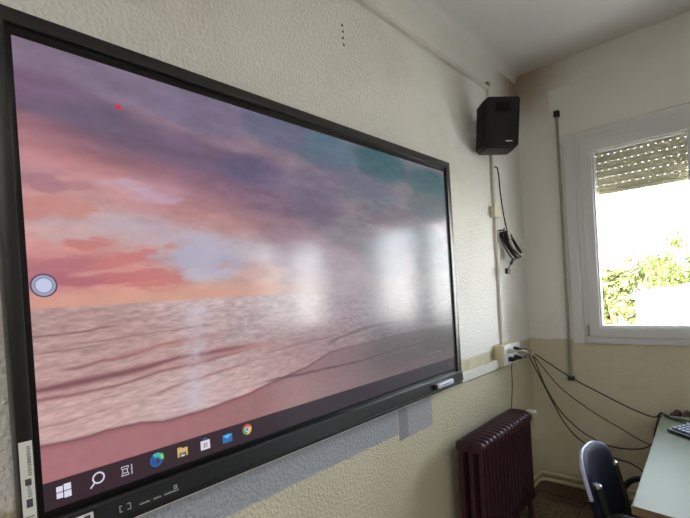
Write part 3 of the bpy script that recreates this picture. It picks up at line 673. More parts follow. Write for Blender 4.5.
def on_panel(name, parts, m_, lab=None):
    bm = bmesh.new()
    for (y0, z0, y1, z1) in parts:
        x0 = 0.097-(z0-0.996)/0.040*0.004; x1 = 0.097-(z1-0.996)/0.040*0.004
        vv = [bm.verts.new(p) for p in ((x0+.0006, y0, z0), (x0+.0006, y1, z0), (x1+.0006, y1, z1), (x1+.0006, y0, z1))]
        bm.faces.new(vv)
    o = link(name, bm, m_, pnl)
    if lab: o['label'] = lab
    return o
on_panel('serial_sticker', [(0.232, 1.003, 0.302, 1.030)], M_PAPER, 'small white sticker')
on_panel('sticker_print', [(0.285, 1.012, 0.296, 1.026), (0.238, 1.008, 0.262, 1.010), (0.238, 1.014, 0.256, 1.016), (0.262, 1.018, 0.280, 1.020)], M_INK).location.x += 0.0006
for y, sg in ((0.352, 1), (0.374, -1)):
    on_panel('bracket_symbol', [(y, 1.006, y+.002, 1.020), (min(y, y+sg*.006), 1.018, max(y, y+sg*.006)+.002*(sg < 0), 1.020), (min(y, y+sg*.006), 1.006, max(y, y+sg*.006)+.002*(sg < 0), 1.008)], M_SILVER, 'tiny pale bracket printed on the bezel')
for y0, n in ((0.395, 5), (0.425, 4), (0.450, 8)):
    on_panel('port_lettering', [(y0, 1.0060, y0+n*.0045, 1.0066)] + [(y0+i*.0045, 1.006, y0+.0028+i*.0045, 1.0090+(i % 2)*.0008) for i in range(n)], M_SILVER, 'tiny pale printed lettering')
on_panel('ring_symbol', [(0.474, 1.012, 0.482, 1.014), (0.474, 1.018, 0.482, 1.020), (0.474, 1.014, 0.476, 1.018), (0.480, 1.014, 0.482, 1.018)], M_SILVER, 'tiny pale square symbol')

# marker lying on the lower panel ledge
mk = thing('marker_pen', (0.105, 1.73, 1.005), 'pale grey marker pen lying at the right end of the display lower edge', 'pen')
bm = bmesh.new(); add_box(bm, (0.094, 1.662, 1.003), (0.112, 1.800, 1.026), 0.006, 3)
link('barrel', bm, mat('pen_barrel', rgb(190, 192, 204), 0.3, var=(20, 0.04)), mk, 50)
bm = bmesh.new(); add_box(bm, (0.0945, 1.640, 1.004), (0.1115, 1.663, 1.025), 0.006, 3)
link('cap', bm, M_BLACK, mk, 50)
bm = bmesh.new()
for i in range(9): add_box(bm, (0.1118, 1.695+i*.008, 1.012), (0.1124, 1.700+i*.008, 1.018))
link('lettering', bm, mat('pen_lettering', rgb(120, 122, 140), 0.5, var=(20, .05)), mk)

# ------------------------------------------------------------------ trunking and sockets on the left wall
tr_ = link('cable_trunking', box((0.0, -0.9, 0.949), (0.029, 2.482, 0.999), 0.003), M_TRUNK)
tag(tr_, 'white horizontal cable trunking running below the display to the sockets', 'trunking')
t2_ = link('cable_trunking', box((0.0, -1.5, 2.607), (0.020, 2.588, 2.629), 0.002), M_TRUNK)
tag(t2_, 'thin white trunking running along the top of the wall above the display', 'trunking')
cd = thing('cable_conduit', (0.01, 2.60, 1.08), 'thin white vertical conduit running down the wall behind the black speaker', 'conduit')
link('channel', box((0.0, 2.589, 1.082), (0.018, 2.613, 2.640), 0.002), M_TRUNK, cd)
link('end_piece', box((0.0, 2.585, 2.63), (0.022, 2.617, 2.655), 0.002), M_PIPEG, cd)
jb = link('junction_box', box((0.0, 2.545, 1.840), (0.034, 2.600+0.02, 1.905), 0.004), M_CREAM)
tag(jb, 'small cream junction box on the white vertical conduit', 'box')
sb = thing('socket_box', (0.03, 2.55, 0.96), 'white wall socket box with several plugs at the end of the trunking', 'socket')
link('back_box', box((0.0, 2.483, 0.958), (0.058, 2.74, 1.082), 0.006), M_CREAM, sb, 40)
link('face_plate', box((0.057, 2.492, 0.964), (0.064, 2.732, 1.076), 0.003), M_PVC, sb, 40)
link('knockout', box((0.016, 2.4815, 0.966), (0.026, 2.4835, 0.984), 0.002), M_INK, sb)
for y, z in ((2.55, 1.045), (2.55, 0.995), (2.63, 1.045), (2.63, 0.995), (2.70, 1.02)):
    bm = bmesh.new(); lathe(bm, (0.063, y, z), (1, 0, 0), [(0.019, 0), (0.019, 0.0025), (0.016, 0.003), (0.015, 0.0015)]); link('outlet', bm, M_PVC, sb, 40)
def plug(y, z, name, lab, m_, path, rc=0.003):
    t_ = thing(name, (0.07, y, z), lab, 'plug')
    bm = bmesh.new(); lathe(bm, (0.065, y, z), (1, 0, 0.0), [(0.014, 0), (0.015, 0.006), (0.0135, 0.020), (0.008, 0.034), (0.0055, 0.042)], 16)
    link('plug_body', bm, m_, t_, 40)
    link('cord', tube(path, rc, 8), m_, t_, 60)
    return t_
plug(2.55, 1.045, 'power_plug', 'pale plug with a looping cord at the top of the socket box', M_WCABLE, [(0.10, 2.55, 1.045), (0.13, 2.57, 1.046), (0.12, 2.68, 1.02), (0.07, 2.82, 0.99), (0.035, 2.94, 0.975)])
plug(2.63, 1.045, 'power_plug', 'black plug at the upper right of the socket box', M_CABLE, [(0.10, 2.63, 1.045), (0.128, 2.66, 1.042), (0.12, 2.76, 1.01), (0.075, 2.88, 0.985), (0.04, 2.96, 0.973)])
plug(2.55, 0.995, 'power_plug', 'black plug at the lower left of the socket box', M_CABLE, [(0.10, 2.55, 0.995), (0.13, 2.57, 1.000), (0.125, 2.66, 1.005), (0.09, 2.80, 0.985), (0.045, 2.93, 0.965)])
plug(2.63, 0.995, 'power_plug', 'small black plug at the lower right of the socket box', M_CABLE, [(0.10, 2.63, 0.995), (0.125, 2.66, 0.992), (0.105, 2.77, 0.98), (0.065, 2.88, 0.97), (0.04, 2.945, 0.960)])
plug(2.70, 1.02, 'power_plug', 'white plug nearest the corner on the socket box', M_WCABLE, [(0.10, 2.70, 1.02), (0.12, 2.74, 1.01), (0.09, 2.84, 0.985), (0.05, 2.92, 0.965), (0.03, 2.97, 0.955)])
# tie where the cables gather in the corner
bm = bmesh.new(); add_tube(bm, [(0.075, 2.90, 0.977), (0.025, 3.01, 0.966)], 0.013, 12)
tag(link('cable_wrap', bm, M_WCABLE, None, 50), 'pale wrap gathering the cables in the corner by the sockets', 'cable wrap')

# ------------------------------------------------------------------ loose cables from the corner to the table
def cable(name, pts, r, m_, lab, group=None, n=10):
    o = link(name, tube(pts, r, 8, n), m_, None, 60); tag(o, lab, 'cable', group); return o
cable('power_cable', [(0.035, 3.0, 0.968), (0.08, 2.985, 0.950), (0.277, 2.96, 0.831), (0.446, 2.93, 0.755), (0.609, 2.85, 0.705), (0.735, 2.7, 0.712), (0.782, 2.625, 0.757), (0.84, 2.54, 0.7550), (0.95, 2.46, 0.7545), (1.10, 2.44, 0.7545), (1.3, 2.5, 0.7545)], 0.0039, M_CABLE, 'thick black cable sagging from the corner to the table top, the highest one')
cable('network_cable', [(0.03, 2.995, 0.962), (0.075, 2.98, 0.923), (0.211, 2.97, 0.759), (0.382, 2.95, 0.64), (0.541, 2.92, 0.563), (0.643, 2.88, 0.523), (0.74, 2.8, 0.53), (0.86, 2.72, 0.62), (0.95, 2.66, 0.70)], 0.0032, M_CABLE2, 'thin grey-brown cable sagging in the middle between the corner and table')
cable('power_cable', [(0.03, 2.985, 0.955), (0.055, 2.98, 0.934), (0.113, 2.985, 0.759), (0.197, 2.985, 0.605), (0.311, 2.98, 0.497), (0.422, 2.97, 0.445), (0.521, 2.94, 0.437), (0.637, 2.9, 0.466), (0.706, 2.82, 0.531), (0.735, 2.72, 0.627), (0.762, 2.650, 0.715), (0.778, 2.630, 0.757), (0.81, 2.58, 0.7550), (0.87, 2.555, 0.7535), (0.98, 2.52, 0.7535), (1.2, 2.56, 0.7535)], 0.0039, M_CABLE, 'black cable drooping low then rising up over the left edge of the table')
cable('power_cable', [(0.035, 2.965, 0.945), (0.05, 2.95, 0.924), (0.101, 2.96, 0.80), (0.167, 2.96, 0.655), (0.24, 2.95, 0.526), (0.338, 2.93, 0.441), (0.496, 2.9, 0.391), (0.601, 2.86, 0.386), (0.683, 2.8, 0.359), (0.75, 2.75, 0.311), (0.86, 2.72, 0.20), (0.95, 2.70, 0.03), (1.1, 2.7, 0.006)], 0.004, M_CABLE, 'black cable hanging lowest, passing behind the chair back and under the table')
cable('thin_cord', [(0.062, 2.60, 0.968), (0.055, 2.60, 0.93), (0.045, 2.625, 0.88), (0.04, 2.63, 0.80), (0.035, 2.60, 0.62), (0.03, 2.58, 0.40), (0.03, 2.60, 0.2)], 0.0028, M_CABLE2, 'thin brownish cord dropping from the socket box behind the radiator')
cable('floor_cable', [(0.05, 2.56, 0.006), (0.12, 2.60, 0.006), (0.22, 2.66, 0.006), (0.30, 2.66, 0.006), (0.42, 2.74, 0.006), (0.50, 2.72, 0.007), (0.52, 2.62, 0.007), (0.44, 2.55, 0.007), (0.34, 2.56, 0.007), (0.26, 2.60, 0.013), (0.24, 2.52, 0.008), (0.40, 2.44, 0.007), (0.62, 2.50, 0.007)], 0.004, M_CABLE, 'black cable lying in loose loops on the floor by the radiator')

# hanging speaker lead and the coiled bundle on a hook
cable('speaker_cable', [(0.012, 2.606, 2.145), (0.03, 2.62, 2.142), (0.030, 2.64, 2.09), (0.024, 2.66, 2.013), (0.030, 2.68, 1.86), (0.040, 2.70, 1.745)], 0.004, M_CABLE, 'single black cable hanging below the speaker down to the coil')
co = thing('coiled_cable', (0.03, 2.62, 1.75), 'coil of black and white cable hanging on the wall below the speaker', 'cable')
A = Vector((0.042, 2.640, 1.748)); B = Vector((0.080, 2.755, 1.605)); ax = (B-A); ln = ax.length; ax.normalize(); sd = Vector((0.0, 0.75, 0.6)); sd = (sd-ax*sd.dot(ax)).normalized(); nn = ax.cross(sd)
rr = random.Random(2)
def loop(w, off, sh_, skew=0.0):
    pts = []
    for i in range(28):
        a = 2*math.pi*i/28
        pts.append(A + ax*(ln/2 - math.cos(a)*ln/2*(1+sh_)) + sd*(math.sin(a)*w + skew*math.sin(a/2)**2) + nn*(off+0.004*math.sin(2*a+off*90)))
    return pts
bm = bmesh.new()
for i in range(11): add_tube(bm, loop(0.034+0.016*rr.random(), -0.018+0.0034*i, rr.uniform(-.08, .10), rr.uniform(-.012, .012)), 0.0036, 7, closed=True)
link('black_loops', bm, M_CABLE, co, 60)
bm = bmesh.new()
for i in range(3): add_tube(bm, loop(0.030+0.006*i, 0.022+0.004*i, -0.03*i, 0.004*i), 0.0030, 7, closed=True)
for i in range(2): add_tube(bm, loop(0.044+0.005*i, -0.022-0.003*i, 0.03*i, -0.006), 0.0028, 7, closed=True)
link('white_loops', bm, M_WCABLE, co, 60)
bm = bmesh.new(); pt = A+ax*ln*.22
add_tube(bm, [pt+sd*math.cos(q)*.036+nn*math.sin(q)*.026 for q in [2*math.pi*i/16 for i in range(16)]], 0.0035, 6, closed=True)
link('cable_tie', bm, M_CABLE, co, 60)
link('hook', bent_tube([(0.0, 2.62, 1.765), (0.05, 2.622, 1.762), (0.052, 2.622, 1.775)], 0.004, 0.006), M_BLACK, co)
link('tail', tube([(0.075, 2.74, 1.610), (0.07, 2.69, 1.585), (0.065, 2.655, 1.555), (0.06, 2.63, 1.530)], 0.0032, 8), M_CABLE, co, 60)
pb = link('ferrite_bead', tube([(0.070, 2.685, 1.583), (0.066, 2.657, 1.557)], 0.009, 10, smooth=False), M_CABLE, co, 50)
bm = bmesh.new(); add_box(bm, (0.050, 2.595, 1.498), (0.070, 2.635, 1.532), 0.004); link('plug', bm, M_CABLE, co)

# ------------------------------------------------------------------ speaker
c0 = Vector((0.180, 2.354, 2.302)); a_, t_, r0 = -0.828, 0.133, -0.044
n_ = Vector((math.cos(a_)*math.cos(t_), math.sin(a_)*math.cos(t_), -math.sin(t_))); h_ = Vector((-math.sin(a_), math.cos(a_), 0)); uu = n_.cross(h_)
if uu.z < 0: uu = -uu
h2 = h_*math.cos(r0)+uu*math.sin(r0); u2 = uu*math.cos(r0)-h_*math.sin(r0)
def SP(u, v, d): return c0 + h2*u + u2*v + n_*d
spk = thing('wall_speaker', tuple(SP(0, 0, -0.17)), 'black loudspeaker mounted high in the corner of the room', 'speaker')
W2, H2 = 0.0975, 0.135
bm = bmesh.new()
# cabinet: front full width, tapering to the back, front-left top corner and the lower edge swept back
secs = [(0.0, W2-0.004, H2-0.002, -H2+0.004), (-0.030, W2, H2, -H2-0.002), (-0.120, W2+0.002, H2-0.014, -H2-0.010), (-0.152, W2-0.008, H2-0.036, -H2-0.006)]
rings = []
for d, w, zt, zb in secs:
    ch = 0.020; pts = [(-w+ch, zt), (w-ch*.4, zt), (w, zt-ch*.5), (w, zb+ch), (w-ch, zb), (-w+ch, zb), (-w, zb+ch), (-w, zt-ch)]
    rings.append([bm.verts.new(SP(u, v, d)) for u, v in pts])
for A_, B_ in zip(rings, rings[1:]):
    for q in range(8): bm.faces.new((A_[q], A_[(q+1) % 8], B_[(q+1) % 8], B_[q]))
bm.faces.new(rings[0]); bm.faces.new(rings[-1][::-1])
cab = link('cabinet', bm, M_SPK, spk, 25)
bm = bmesh.new(); w = W2-0.010
pts = [(-w+.014, H2-.012), (w-.006, H2-.012), (w, H2-.018), (w, -H2+.026), (w-.01, -H2+.016), (-w+.01, -H2+.016), (-w, -H2+.026), (-w, H2-.026)]
add_prism(bm, pts, SP, 0.0, 0.006); link('grille', bm, M_GRILLE, spk, 25)
bm = bmesh.new(); add_prism(bm, [(-.045, .055), (.045, .055), (.036, .100), (-.036, .100)], SP, 0.005, 0.008); link('tweeter_horn', bm, mat('matte_black', rgb(12, 12, 14), 0.8, spec=0.15, var=(30, 0.1)), spk)
for u in (-0.035, 0.075):
    bm = bmesh.new(); lathe(bm, SP(u, 0.022, 0.005), n_, [(0.006, 0), (0.006, 0.003), (0.003, 0.004)], 12); link('screw', bm, M_BLACK, spk)
bm = bmesh.new()
for i in range(6):
    add_prism(bm, [(0.022+i*.0062, -.098), (.0267+i*.0062, -.098), (.0267+i*.0062, -.0915), (0.022+i*.0062, -.0915)], SP, 0.006, 0.0075)
add_prism(bm, [(0.0215, -.0945), (.0585, -.0945), (.0585, -.0930), (0.0215, -.0930)], SP, 0.006, 0.0078)
link('logo_letters', bm, mat('logo_silver', rgb(225, 225, 225), 0.3, var=(20, 0.03)), spk)
bm = bmesh.new(); add_box(bm, (0.0, 2.44, 2.28), (0.008, 2.50, 2.37), 0.002)
add_tube(bm, [(0.004, 2.46, 2.33), (0.045, 2.46, 2.328), tuple(SP(0, 0, -0.145))], 0.014, 12)
link('wall_bracket', bm, M_BLACK, spk)

# ------------------------------------------------------------------ drill holes
for i, (y, z) in enumerate(((1.300, 2.476), (1.302, 2.452), (1.300, 2.427), (1.303, 2.402))):
    bm = bmesh.new(); r = (0.0052, 0.0048, 0.0050, 0.0048)[i]
    lathe(bm, (-0.004, y, z), (1, 0, 0), [(r, 0), (r*1.1, 0.0042), (r*0.7, 0.0052)], 10)
    tag(link('drill_hole', bm, M_HOLE), ('topmost', 'second from the top', 'third from the top', 'lowest')[i] + ' of the four small dark drill holes above the display', 'hole', 'drill holes above the display')

# ------------------------------------------------------------------ grey vertical pipe left of the window
pp = thing('strap_guide_pipe', (0.256, 3.06, 0.8), 'thin grey vertical metal pipe on the wall left of the window', 'pipe')
link('tube', bent_tube([(0.256, L-0.018, 0.81), (0.256, L-0.018, 2.495)], 0.0085), M_PIPEG, pp, 60)
link('top_cap', box((0.241, L-0.036, 2.485), (0.273, L, 2.525), 0.006), M_HOLE, pp)
link('bottom_cap', box((0.238, L-0.036, 0.790), (0.274, L, 0.815), 0.004), M_INK, pp)

# ------------------------------------------------------------------ heating pipes along the floor
for z, lab in ((0.153, 'upper beige heating pipe running low along the window wall'), (0.109, 'lower beige heating pipe running just above the skirting')):
    o = link('heating_pipe', bent_tube([(0.14, 2.52 if z > .13 else 2.50, z+.12), (0.14, 2.56 if z > .13 else 2.54, z+.02), (0.06, 2.62, z), (0.036, 2.75, z), (0.036, L-0.040, z), (0.2, L-0.034, z), (RX-0.05, L-0.034, z)], 0.0125, 0.045), M_PIPEB, None, 60)
    tag(o, lab, 'pipe')

# ------------------------------------------------------------------ cast-iron radiators
def column_section(px):
    """one section: three round columns joined by rounded headers top and bottom; local x across the depth, y along, z up"""
    bm = bmesh.new()
    for xx in (-0.050, 0.0, 0.050):
        add_tube(bm, [(xx, 0, 0.055), (xx, 0, 0.455)], 0.0150, 10)
    for z0, sgn in ((0.468, 1), (0.042, -1)):
        prof = []
        for a in [math.pi*i/10 for i in range(11)]:
            prof.append((0.070*math.cos(a), z0+sgn*0.034*math.sin(a)**0.6))
        lobe = []
        va, vb, vc, vd = [], [], [], []
        top = [(0.070*math.cos(a), 0.036*(math.sin(a)**0.5) if 0 < a < math.pi-1e-6 else 0.0) for a in [math.pi*i/12 for i in range(13)]]
        rings_ = []
        for yy, sc in ((-0.0180, 0.40), (-0.013, 0.82), (0.0, 1.0), (0.013, 0.82), (0.0180, 0.40)):
            ring = [bm.verts.new((x*(0.96 if abs(yy) > .017 else 1), yy, z0+sgn*(zv*sc))) for x, zv in top]
            ring += [bm.verts.new((x, yy, z0-sgn*0.022)) for x in (-0.066, 0.066)]
            rings_.append(ring)
        for A_, B_ in zip(rings_, rings_[1:]):
            n = len(A_)
            for q in range(n): bm.faces.new((A_[q], A_[(q+1) % n], B_[(q+1) % n], B_[q]))
        bm.faces.new(rings_[0][::-1]); bm.faces.new(rings_[-1])
        add_tube(bm, [(0, -0.0208, z0), (0, 0.0208, z0)], 0.020, 12)
    return bm
_sec = column_section(0)
_tmp = link('section', _sec, M_RAD, None, 45); SEC_ME = _tmp.data; bpy.data.objects.remove(_tmp)
def radiator(loc, rot, n, lab, valve):
    t_ = thing('cast_iron_radiator', loc, lab, 'radiator')
    t_.rotation_euler = (0, 0, rot); mw = Matrix.Translation(loc) @ Matrix.Rotation(rot, 4, 'Z')
    def part(name, bm, m_, sm=40, par=t_):
        me = bpy.data.meshes.new(name); bmesh.ops.recalc_face_normals(bm, faces=bm.faces[:]); bm.to_mesh(me); bm.free(); me.materials.append(m_); me.shade_smooth()
        try: me.set_sharp_from_angle(angle=math.radians(sm))
        except Exception: pass
        o = bpy.data.objects.new(name, me); C.objects.link(o); o.parent = par; return o
    for i in range(n):
        o = bpy.data.objects.new('section', SEC_ME); C.objects.link(o); o.parent = t_; o.location = (0, (i-(n-1)/2)*0.0415, 0)
    e = n*0.0415/2
    for sg in (-1, 1):
        bm = bmesh.new(); lathe(bm, (0, sg*(e-0.002), 0.468), (0, sg, 0), [(0.017, 0), (0.017, 0.006), (0.011, 0.008), (0.011, 0.014), (0.004, 0.016)], 8); part('end_plug', bm, M_RAD, 30)
        bm = bmesh.new(); add_tube(bm, [(0.035, sg*(e-0.02), 0.02), (0.045, sg*(e-0.02), -loc[2]+0.001)], [0.012, 0.018], 10); add_tube(bm, [(-0.035, sg*(e-0.02), 0.02), (-0.045, sg*(e-0.02), -loc[2]+0.001)], [0.012, 0.018], 10)
        part('foot', bm, M_RAD)
    if valve:
        bm = bmesh.new(); lathe(bm, (0.0, e+0.012, 0.462), (0, 1, 0), [(0.010, 0), (0.010, 0.055), (0.013, 0.057), (0.013, 0.085)], 12); add_tube(bm, [(0, e+0.080, 0.462), (0, e+0.080, 0.40)], 0.008, 10)
        v = part('valve', bm, M_CHROME)
        bm = bmesh.new(); lathe(bm, (0.010, e+0.075, 0.465), (1, 0.25, 0), [(0.013, 0), (0.018, 0.006), (0.018, 0.030), (0.015, 0.052), (0.009, 0.056)], 16)
        hd = part('valve_head', bm, M_WCABLE, 40, v); hd['label'] = 'white valve head'
    else:
        bm = bmesh.new(); lathe(bm, (0.0, e+0.012, 0.462), (0, 1, 0), [(0.010, 0), (0.010, 0.022), (0.013, 0.024), (0.013, 0.040)], 12); part('valve', bm, M_CHROME)
    return t_
radiator((0.142, 2.150, 0.232), 0.0, 15, 'maroon cast-iron column radiator on the wall below the display corner', True)
radiator((1.20, 2.955, 0.190), math.pi/2, 20, 'maroon cast-iron radiator under the window, just showing behind the table', False)

# ------------------------------------------------------------------ table
tb_ = thing('classroom_table', (1.2, 2.05, 0), 'pale green laminate table with brown edge, below the window', 'table')
poly = [(0.830, 1.534), (1.62, 1.44), (1.60, 2.640), (0.782, 2.622)]
bm = bmesh.new(); add_prism(bm, poly, lambda u, v, d: Vector((u, v, d)), 0.728, 0.750)
bmesh.ops.bevel(bm, geom=[e for e in bm.edges if abs(e.verts[0].co.z-e.verts[1].co.z) < 1e-4 and e.verts[0].co.z > .74], offset=0.0015, segments=1, affect='EDGES')
link('table_top', bm, M_LAM, tb_)
cx_, cy_ = 1.2, 2.05
bm = bmesh.new()
o_ = [Vector((x, y, 0)) for x, y in poly]
ring_o = [p + (p-Vector((cx_, cy_, 0))).normalized()*0.003 for p in o_]
va = [[bm.verts.new((p.x, p.y, z)) for p in rg] for rg, z in ((ring_o, 0.726), (ring_o, 0.7475), (o_, 0.7475), (o_, 0.726))]
for j in range(4):
    for q in range(4):
        a, b_ = va[q], va[(q+1) % 4]; bm.faces.new((a[j], a[(j+1) % 4], b_[(j+1) % 4], b_[j]))
link('edge_band', bm, M_EDGE, tb_)
bm = bmesh.new(); add_prism(bm, [(0.90, 1.60), (1.54, 1.54), (1.53, 2.56), (0.87, 2.55)], lambda u, v, d: Vector((u, v, d)), 0.67, 0.728); link('apron', bm, M_GREEN, tb_)
for x, y in ((0.90, 1.61), (1.53, 1.55), (1.52, 2.55), (0.88, 2.54)):
    link('leg', bent_tube([(x, y, 0.72), (x, y, 0.0)], 0.016), M_GREEN, tb_, 60)

# ------------------------------------------------------------------ keyboard
kb = thing('keyboard', (0.97, 2.28, 0.751), 'dark keyboard with blue-grey keys lying askew on the pale green table', 'keyboard')
K0 = Vector((0.832, 2.350, 0.7505)); KL = Vector((0.76, -0.65, 0)).normalized(); KS = Vector((0.65, 0.76, 0)).normalized()
def KP(u, v, d): return K0 + KL*u + KS*v + Vector((0, 0, d))
bm = bmesh.new()
sec = [(0, 0.002), (0.15, 0.002), (0.15, 0.028), (0.135, 0.030), (0.0, 0.012)]
va = [[bm.verts.new(KP(u, v, d)) for v, d in sec] for u in (0, 0.44)]
for j in range(5): bm.faces.new((va[0][j], va[0][(j+1) % 5], va[1][(j+1) % 5], va[1][j]))
bm.faces.new(va[0][::-1]); bm.faces.new(va[1])
link('keyboard_body', bm, M_KEYB, kb)
bm = bmesh.new()
for r in range(6):
    v0 = 0.010+r*0.0205; dz = 0.012+(v0+.008)*0.1333
    for c_ in range(20):
        u0 = 0.012+c_*0.0208
        lo = [KP(u0, v0, dz), KP(u0+.0185, v0, dz), KP(u0+.0185, v0+.0175, dz+.002), KP(u0, v0+.0175, dz+.002)]
        hi = [KP(u0+.002, v0+.003, dz+.007), KP(u0+.0165, v0+.003, dz+.007), KP(u0+.0165, v0+.015, dz+.009), KP(u0+.002, v0+.015, dz+.009)]
        a = [bm.verts.new(p) for p in lo]; b_ = [bm.verts.new(p) for p in hi]
        for j in range(4): bm.faces.new((a[j], a[(j+1) % 4], b_[(j+1) % 4], b_[j]))
        bm.faces.new(b_)
link('keys', bm, M_KEY, kb)

# ------------------------------------------------------------------ chair
ch = thing('armchair', (0.85, 2.0, 0), 'dark navy chair with green tubular armrests pulled up at the table', 'chair')
def back_pt(w_, hgt, d):
    """w_ 0..1 across (near..far), hgt 0..1 up, d thickness"""
    x = 0.690 - 0.068*hgt + 0.026*math.sin(math.pi*w_) * -1 + 0.0; x += d*0.97
    return Vector((x + 0.010*w_, 1.802 + 0.335*w_, 0.455 + 0.320*hgt - 0.022*w_*hgt - 0.035*(1-w_)*max(0, hgt-0.4) + d*0.2))
def rounded(nc=7, rw=0.40, rh=0.22):
    pts = []
    for cw, chh, a0 in ((1-rw, 1-rh, 0), (rw, 1-rh, math.pi/2), (rw*.7, rh*.7, math.pi), (1-rw*.7, rh*.7, 1.5*math.pi)):
        ww = rw if a0 < 3 else rw*.7; hh = rh if a0 < 3 else rh*.7
        for i in range(nc+1):
            a = a0 + math.pi/2*i/nc; pts.append((cw+ww*math.cos(a), chh+hh*math.sin(a)))
    return pts
bm = bmesh.new(); out = rounded()
def slab(bm, scales):
    rings = []
    for sc, d in scales: rings.append([bm.verts.new(back_pt(0.5+(w_-0.5)*sc, 0.5+(g-0.5)*sc, d)) for w_, g in out])
    n = len(out)
    for A_, B_ in zip(rings, rings[1:]):
        for q in range(n): bm.faces.new((A_[q], A_[(q+1) % n], B_[(q+1) % n], B_[q]))
    for rg, fl in ((rings[0], 1), (rings[-1], 0)):
        bm.faces.new(rg[::-1] if fl else rg)
slab(bm, [(0.2, -0.014), (0.6, -0.014), (0.94, -0.013), (1.0, -0.006), (1.0, 0.004), (0.95, 0.012), (0.8, 0.018), (0.5, 0.020), (0.2, 0.020)])
bk = link('backrest', bm, M_NAVY, ch, 50)
bm = bmesh.new(); _p = [q for q in out if q[1] > 0.42]; add_tube(bm, [back_pt(0.5+(w_-.5)*1.01, 0.5+(g-.5)*1.01, -0.004) for w_, g in _p[0:8]+_p[8:]] + [back_pt(-0.005, 0.50, -0.004)], 0.0080, 8)  # pale tube along the upper edge only, painting in its highlight
link('edge_trim', bm, M_EDGE_HL, bk, 60)
bm = bmesh.new(); add_box(bm, (0.72, 1.83, 0.395), (1.12, 2.17, 0.440), 0.018, 3); link('seat', bm, M_NAVY, ch, 50)
for ys in (1.800, 2.200):
    link('side_frame', bent_tube([(1.10, ys, 0.0), (1.06, ys, 0.575), (0.720, ys, 0.575), (0.668, ys, 0.50), (0.680, ys, 0.40), (0.62, ys, 0.0)], 0.0125, 0.055), M_GREEN, ch, 60)
    link('armrest', box((0.80, ys-0.020, 0.584), (1.04, ys+0.020, 0.602), 0.007), M_BLACK, ch, 50)
link('cross_bar', bent_tube([(0.675, 1.800, 0.415), (0.675, 2.200, 0.415)], 0.010), M_GREEN, ch, 60)
link('cross_bar', bent_tube([(1.073, 1.800, 0.40), (1.073, 2.200, 0.40)], 0.010), M_GREEN, ch, 60)
for yy in (1.855, 2.135):
    up = link('back_upright', bent_tube([(0.80, yy, 0.39), (0.715, yy, 0.39), (0.695, yy, 0.50), (0.662, yy-0.004, 0.648)], 0.017, 0.03), M_GREEN, ch, 60)
    bm = bmesh.new(); lathe(bm, (0.662, yy-0.004, 0.644), (-0.17, 0, 1), [(0.0178, 0), (0.0178, 0.008), (0.012, 0.014)], 12); link('end_cap', bm, M_CHROME, up, 40)

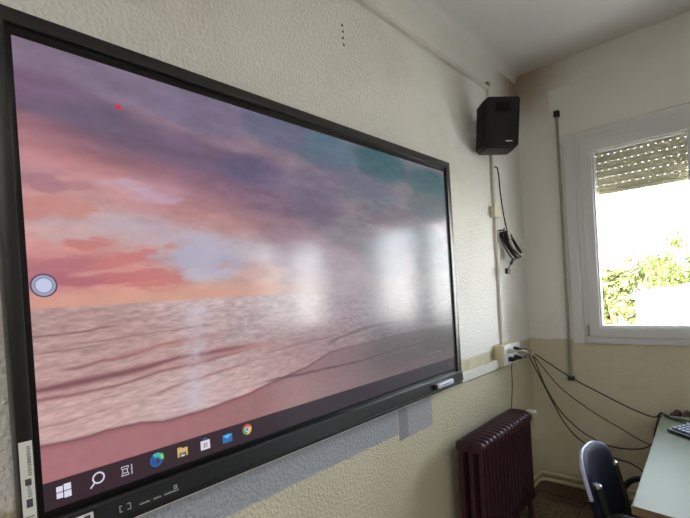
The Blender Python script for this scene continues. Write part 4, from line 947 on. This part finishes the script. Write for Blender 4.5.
# ------------------------------------------------------------------ outside: ground, pale building, trees
structure(link('ground', box((-60, 3.6, -4.2), (60, 90, -4.0)), M_GROUND), 'dry pale ground outside the window', 'ground')
bld = thing('pale_building', (-1.0, 17.5, -4.0), 'low white flat-roofed building outside in front of the trees', 'building')
link('wall', box((-1.30, 15.5, -4.0), (5.5, 20.5, 0.70)), M_STUCCO, bld)
link('roof', box((-1.40, 15.40, 0.70), (5.60, 20.60, 0.86), 0.03), M_ROOF, bld)
link('parapet', box((-0.3, 15.6, 0.86), (3.6, 18.5, 1.05), 0.03), M_STUCCO, bld)
for x in (-0.4, 1.2, 2.8, 4.4): 
    wo_ = link('window', box((x-0.4, 15.46, -2.6), (x+0.4, 15.52, -1.4)), M_DKGLASS, bld)
def tree(loc, hgt, rad, seed, m_, lab, nleaf=2600, flat=0.8):
    rr = random.Random(seed)
    t_ = thing('leafy_tree', loc, lab, 'tree', None)
    bm = bmesh.new(); th = hgt-rad*flat
    add_tube(bm, [(loc[0], loc[1], loc[2]), (loc[0]+.1, loc[1], loc[2]+th*.5), (loc[0], loc[1]+.1, loc[2]+th)], [0.22, 0.17, 0.10], 8)
    for i in range(6):
        a = i*1.05+rr.random(); st0 = Vector((loc[0], loc[1], loc[2]+th*(.6+.06*i)))
        add_tube(bm, [st0, st0+Vector((math.cos(a)*rad*.3, math.sin(a)*rad*.3, rad*.25)), st0+Vector((math.cos(a)*rad*.6, math.sin(a)*rad*.6, rad*.7))], [0.08, 0.05, 0.02], 6)
    link('trunk', bm, M_BARK, t_, 50)
    cl = []
    for i in range(26):
        v = Vector((rr.gauss(0, 1), rr.gauss(0, 1), rr.gauss(0, .8))).normalized()*rad*(0.35+0.55*rr.random()); v.z *= flat
        cl.append((Vector((loc[0], loc[1], loc[2]+th))+v, rad*rr.uniform(.22, .38)))
    bm = bmesh.new()
    for i in range(nleaf):
        cc, cr = rr.choice(cl); v = Vector((rr.gauss(0, 1), rr.gauss(0, 1), rr.gauss(0, 1))).normalized()*cr*(rr.random()**.35)
        p = cc+v; nrm = (v.normalized()+Vector((rr.uniform(-.7, .7), rr.uniform(-.7, .7), rr.uniform(-.3, .9)))).normalized()
        a1 = nrm.orthogonal().normalized(); b1 = nrm.cross(a1); sz = rr.uniform(.05, .12)
        bm.faces.new([bm.verts.new(p+a1*sz), bm.verts.new(p+b1*sz*.6), bm.verts.new(p-a1*sz), bm.verts.new(p-b1*sz*.6)])
    me = bpy.data.meshes.new('crown'); bm.to_mesh(me); bm.free(); me.materials.append(m_)
    o = bpy.data.objects.new('crown', me); C.objects.link(o); o.parent = t_; o.matrix_parent_inverse = Matrix.Translation(-Vector(loc))
tree((-2.35, 17.6, -4.0), 6.4, 1.05, 1, M_LEAVES[2], 'pale yellow-green tree at the left of the window view beside the white building', 3600, 1.5)
tree((-4.9, 24.5, -4.0), 6.3, 1.6, 2, M_LEAVES[2], 'olive-toned tree farthest left in the window view', 3000)
tree((-0.25, 25.0, -4.0), 7.9, 2.2, 3, M_LEAVES[0], 'tall bright green tree outside at the right of the window view', 5200, 0.95)
tree((-2.9, 30.2, -4.0), 7.0, 2.1, 4, M_LEAVES[0], 'bright tree with a low crown outside, behind the white building', 4200)
tree((4.4, 26.0, -4.0), 7.4, 2.3, 5, M_LEAVES[1], 'green tree outside beyond the right edge of the view')
tree((1.4, 31.5, -4.0), 8.2, 2.2, 6, M_LEAVES[1], 'darker green tree rising behind the tall bright tree', 4200)
tree((9.6, 27.0, -4.0), 7.4, 2.6, 7, M_LEAVES[0], 'light green tree outside far to the right')
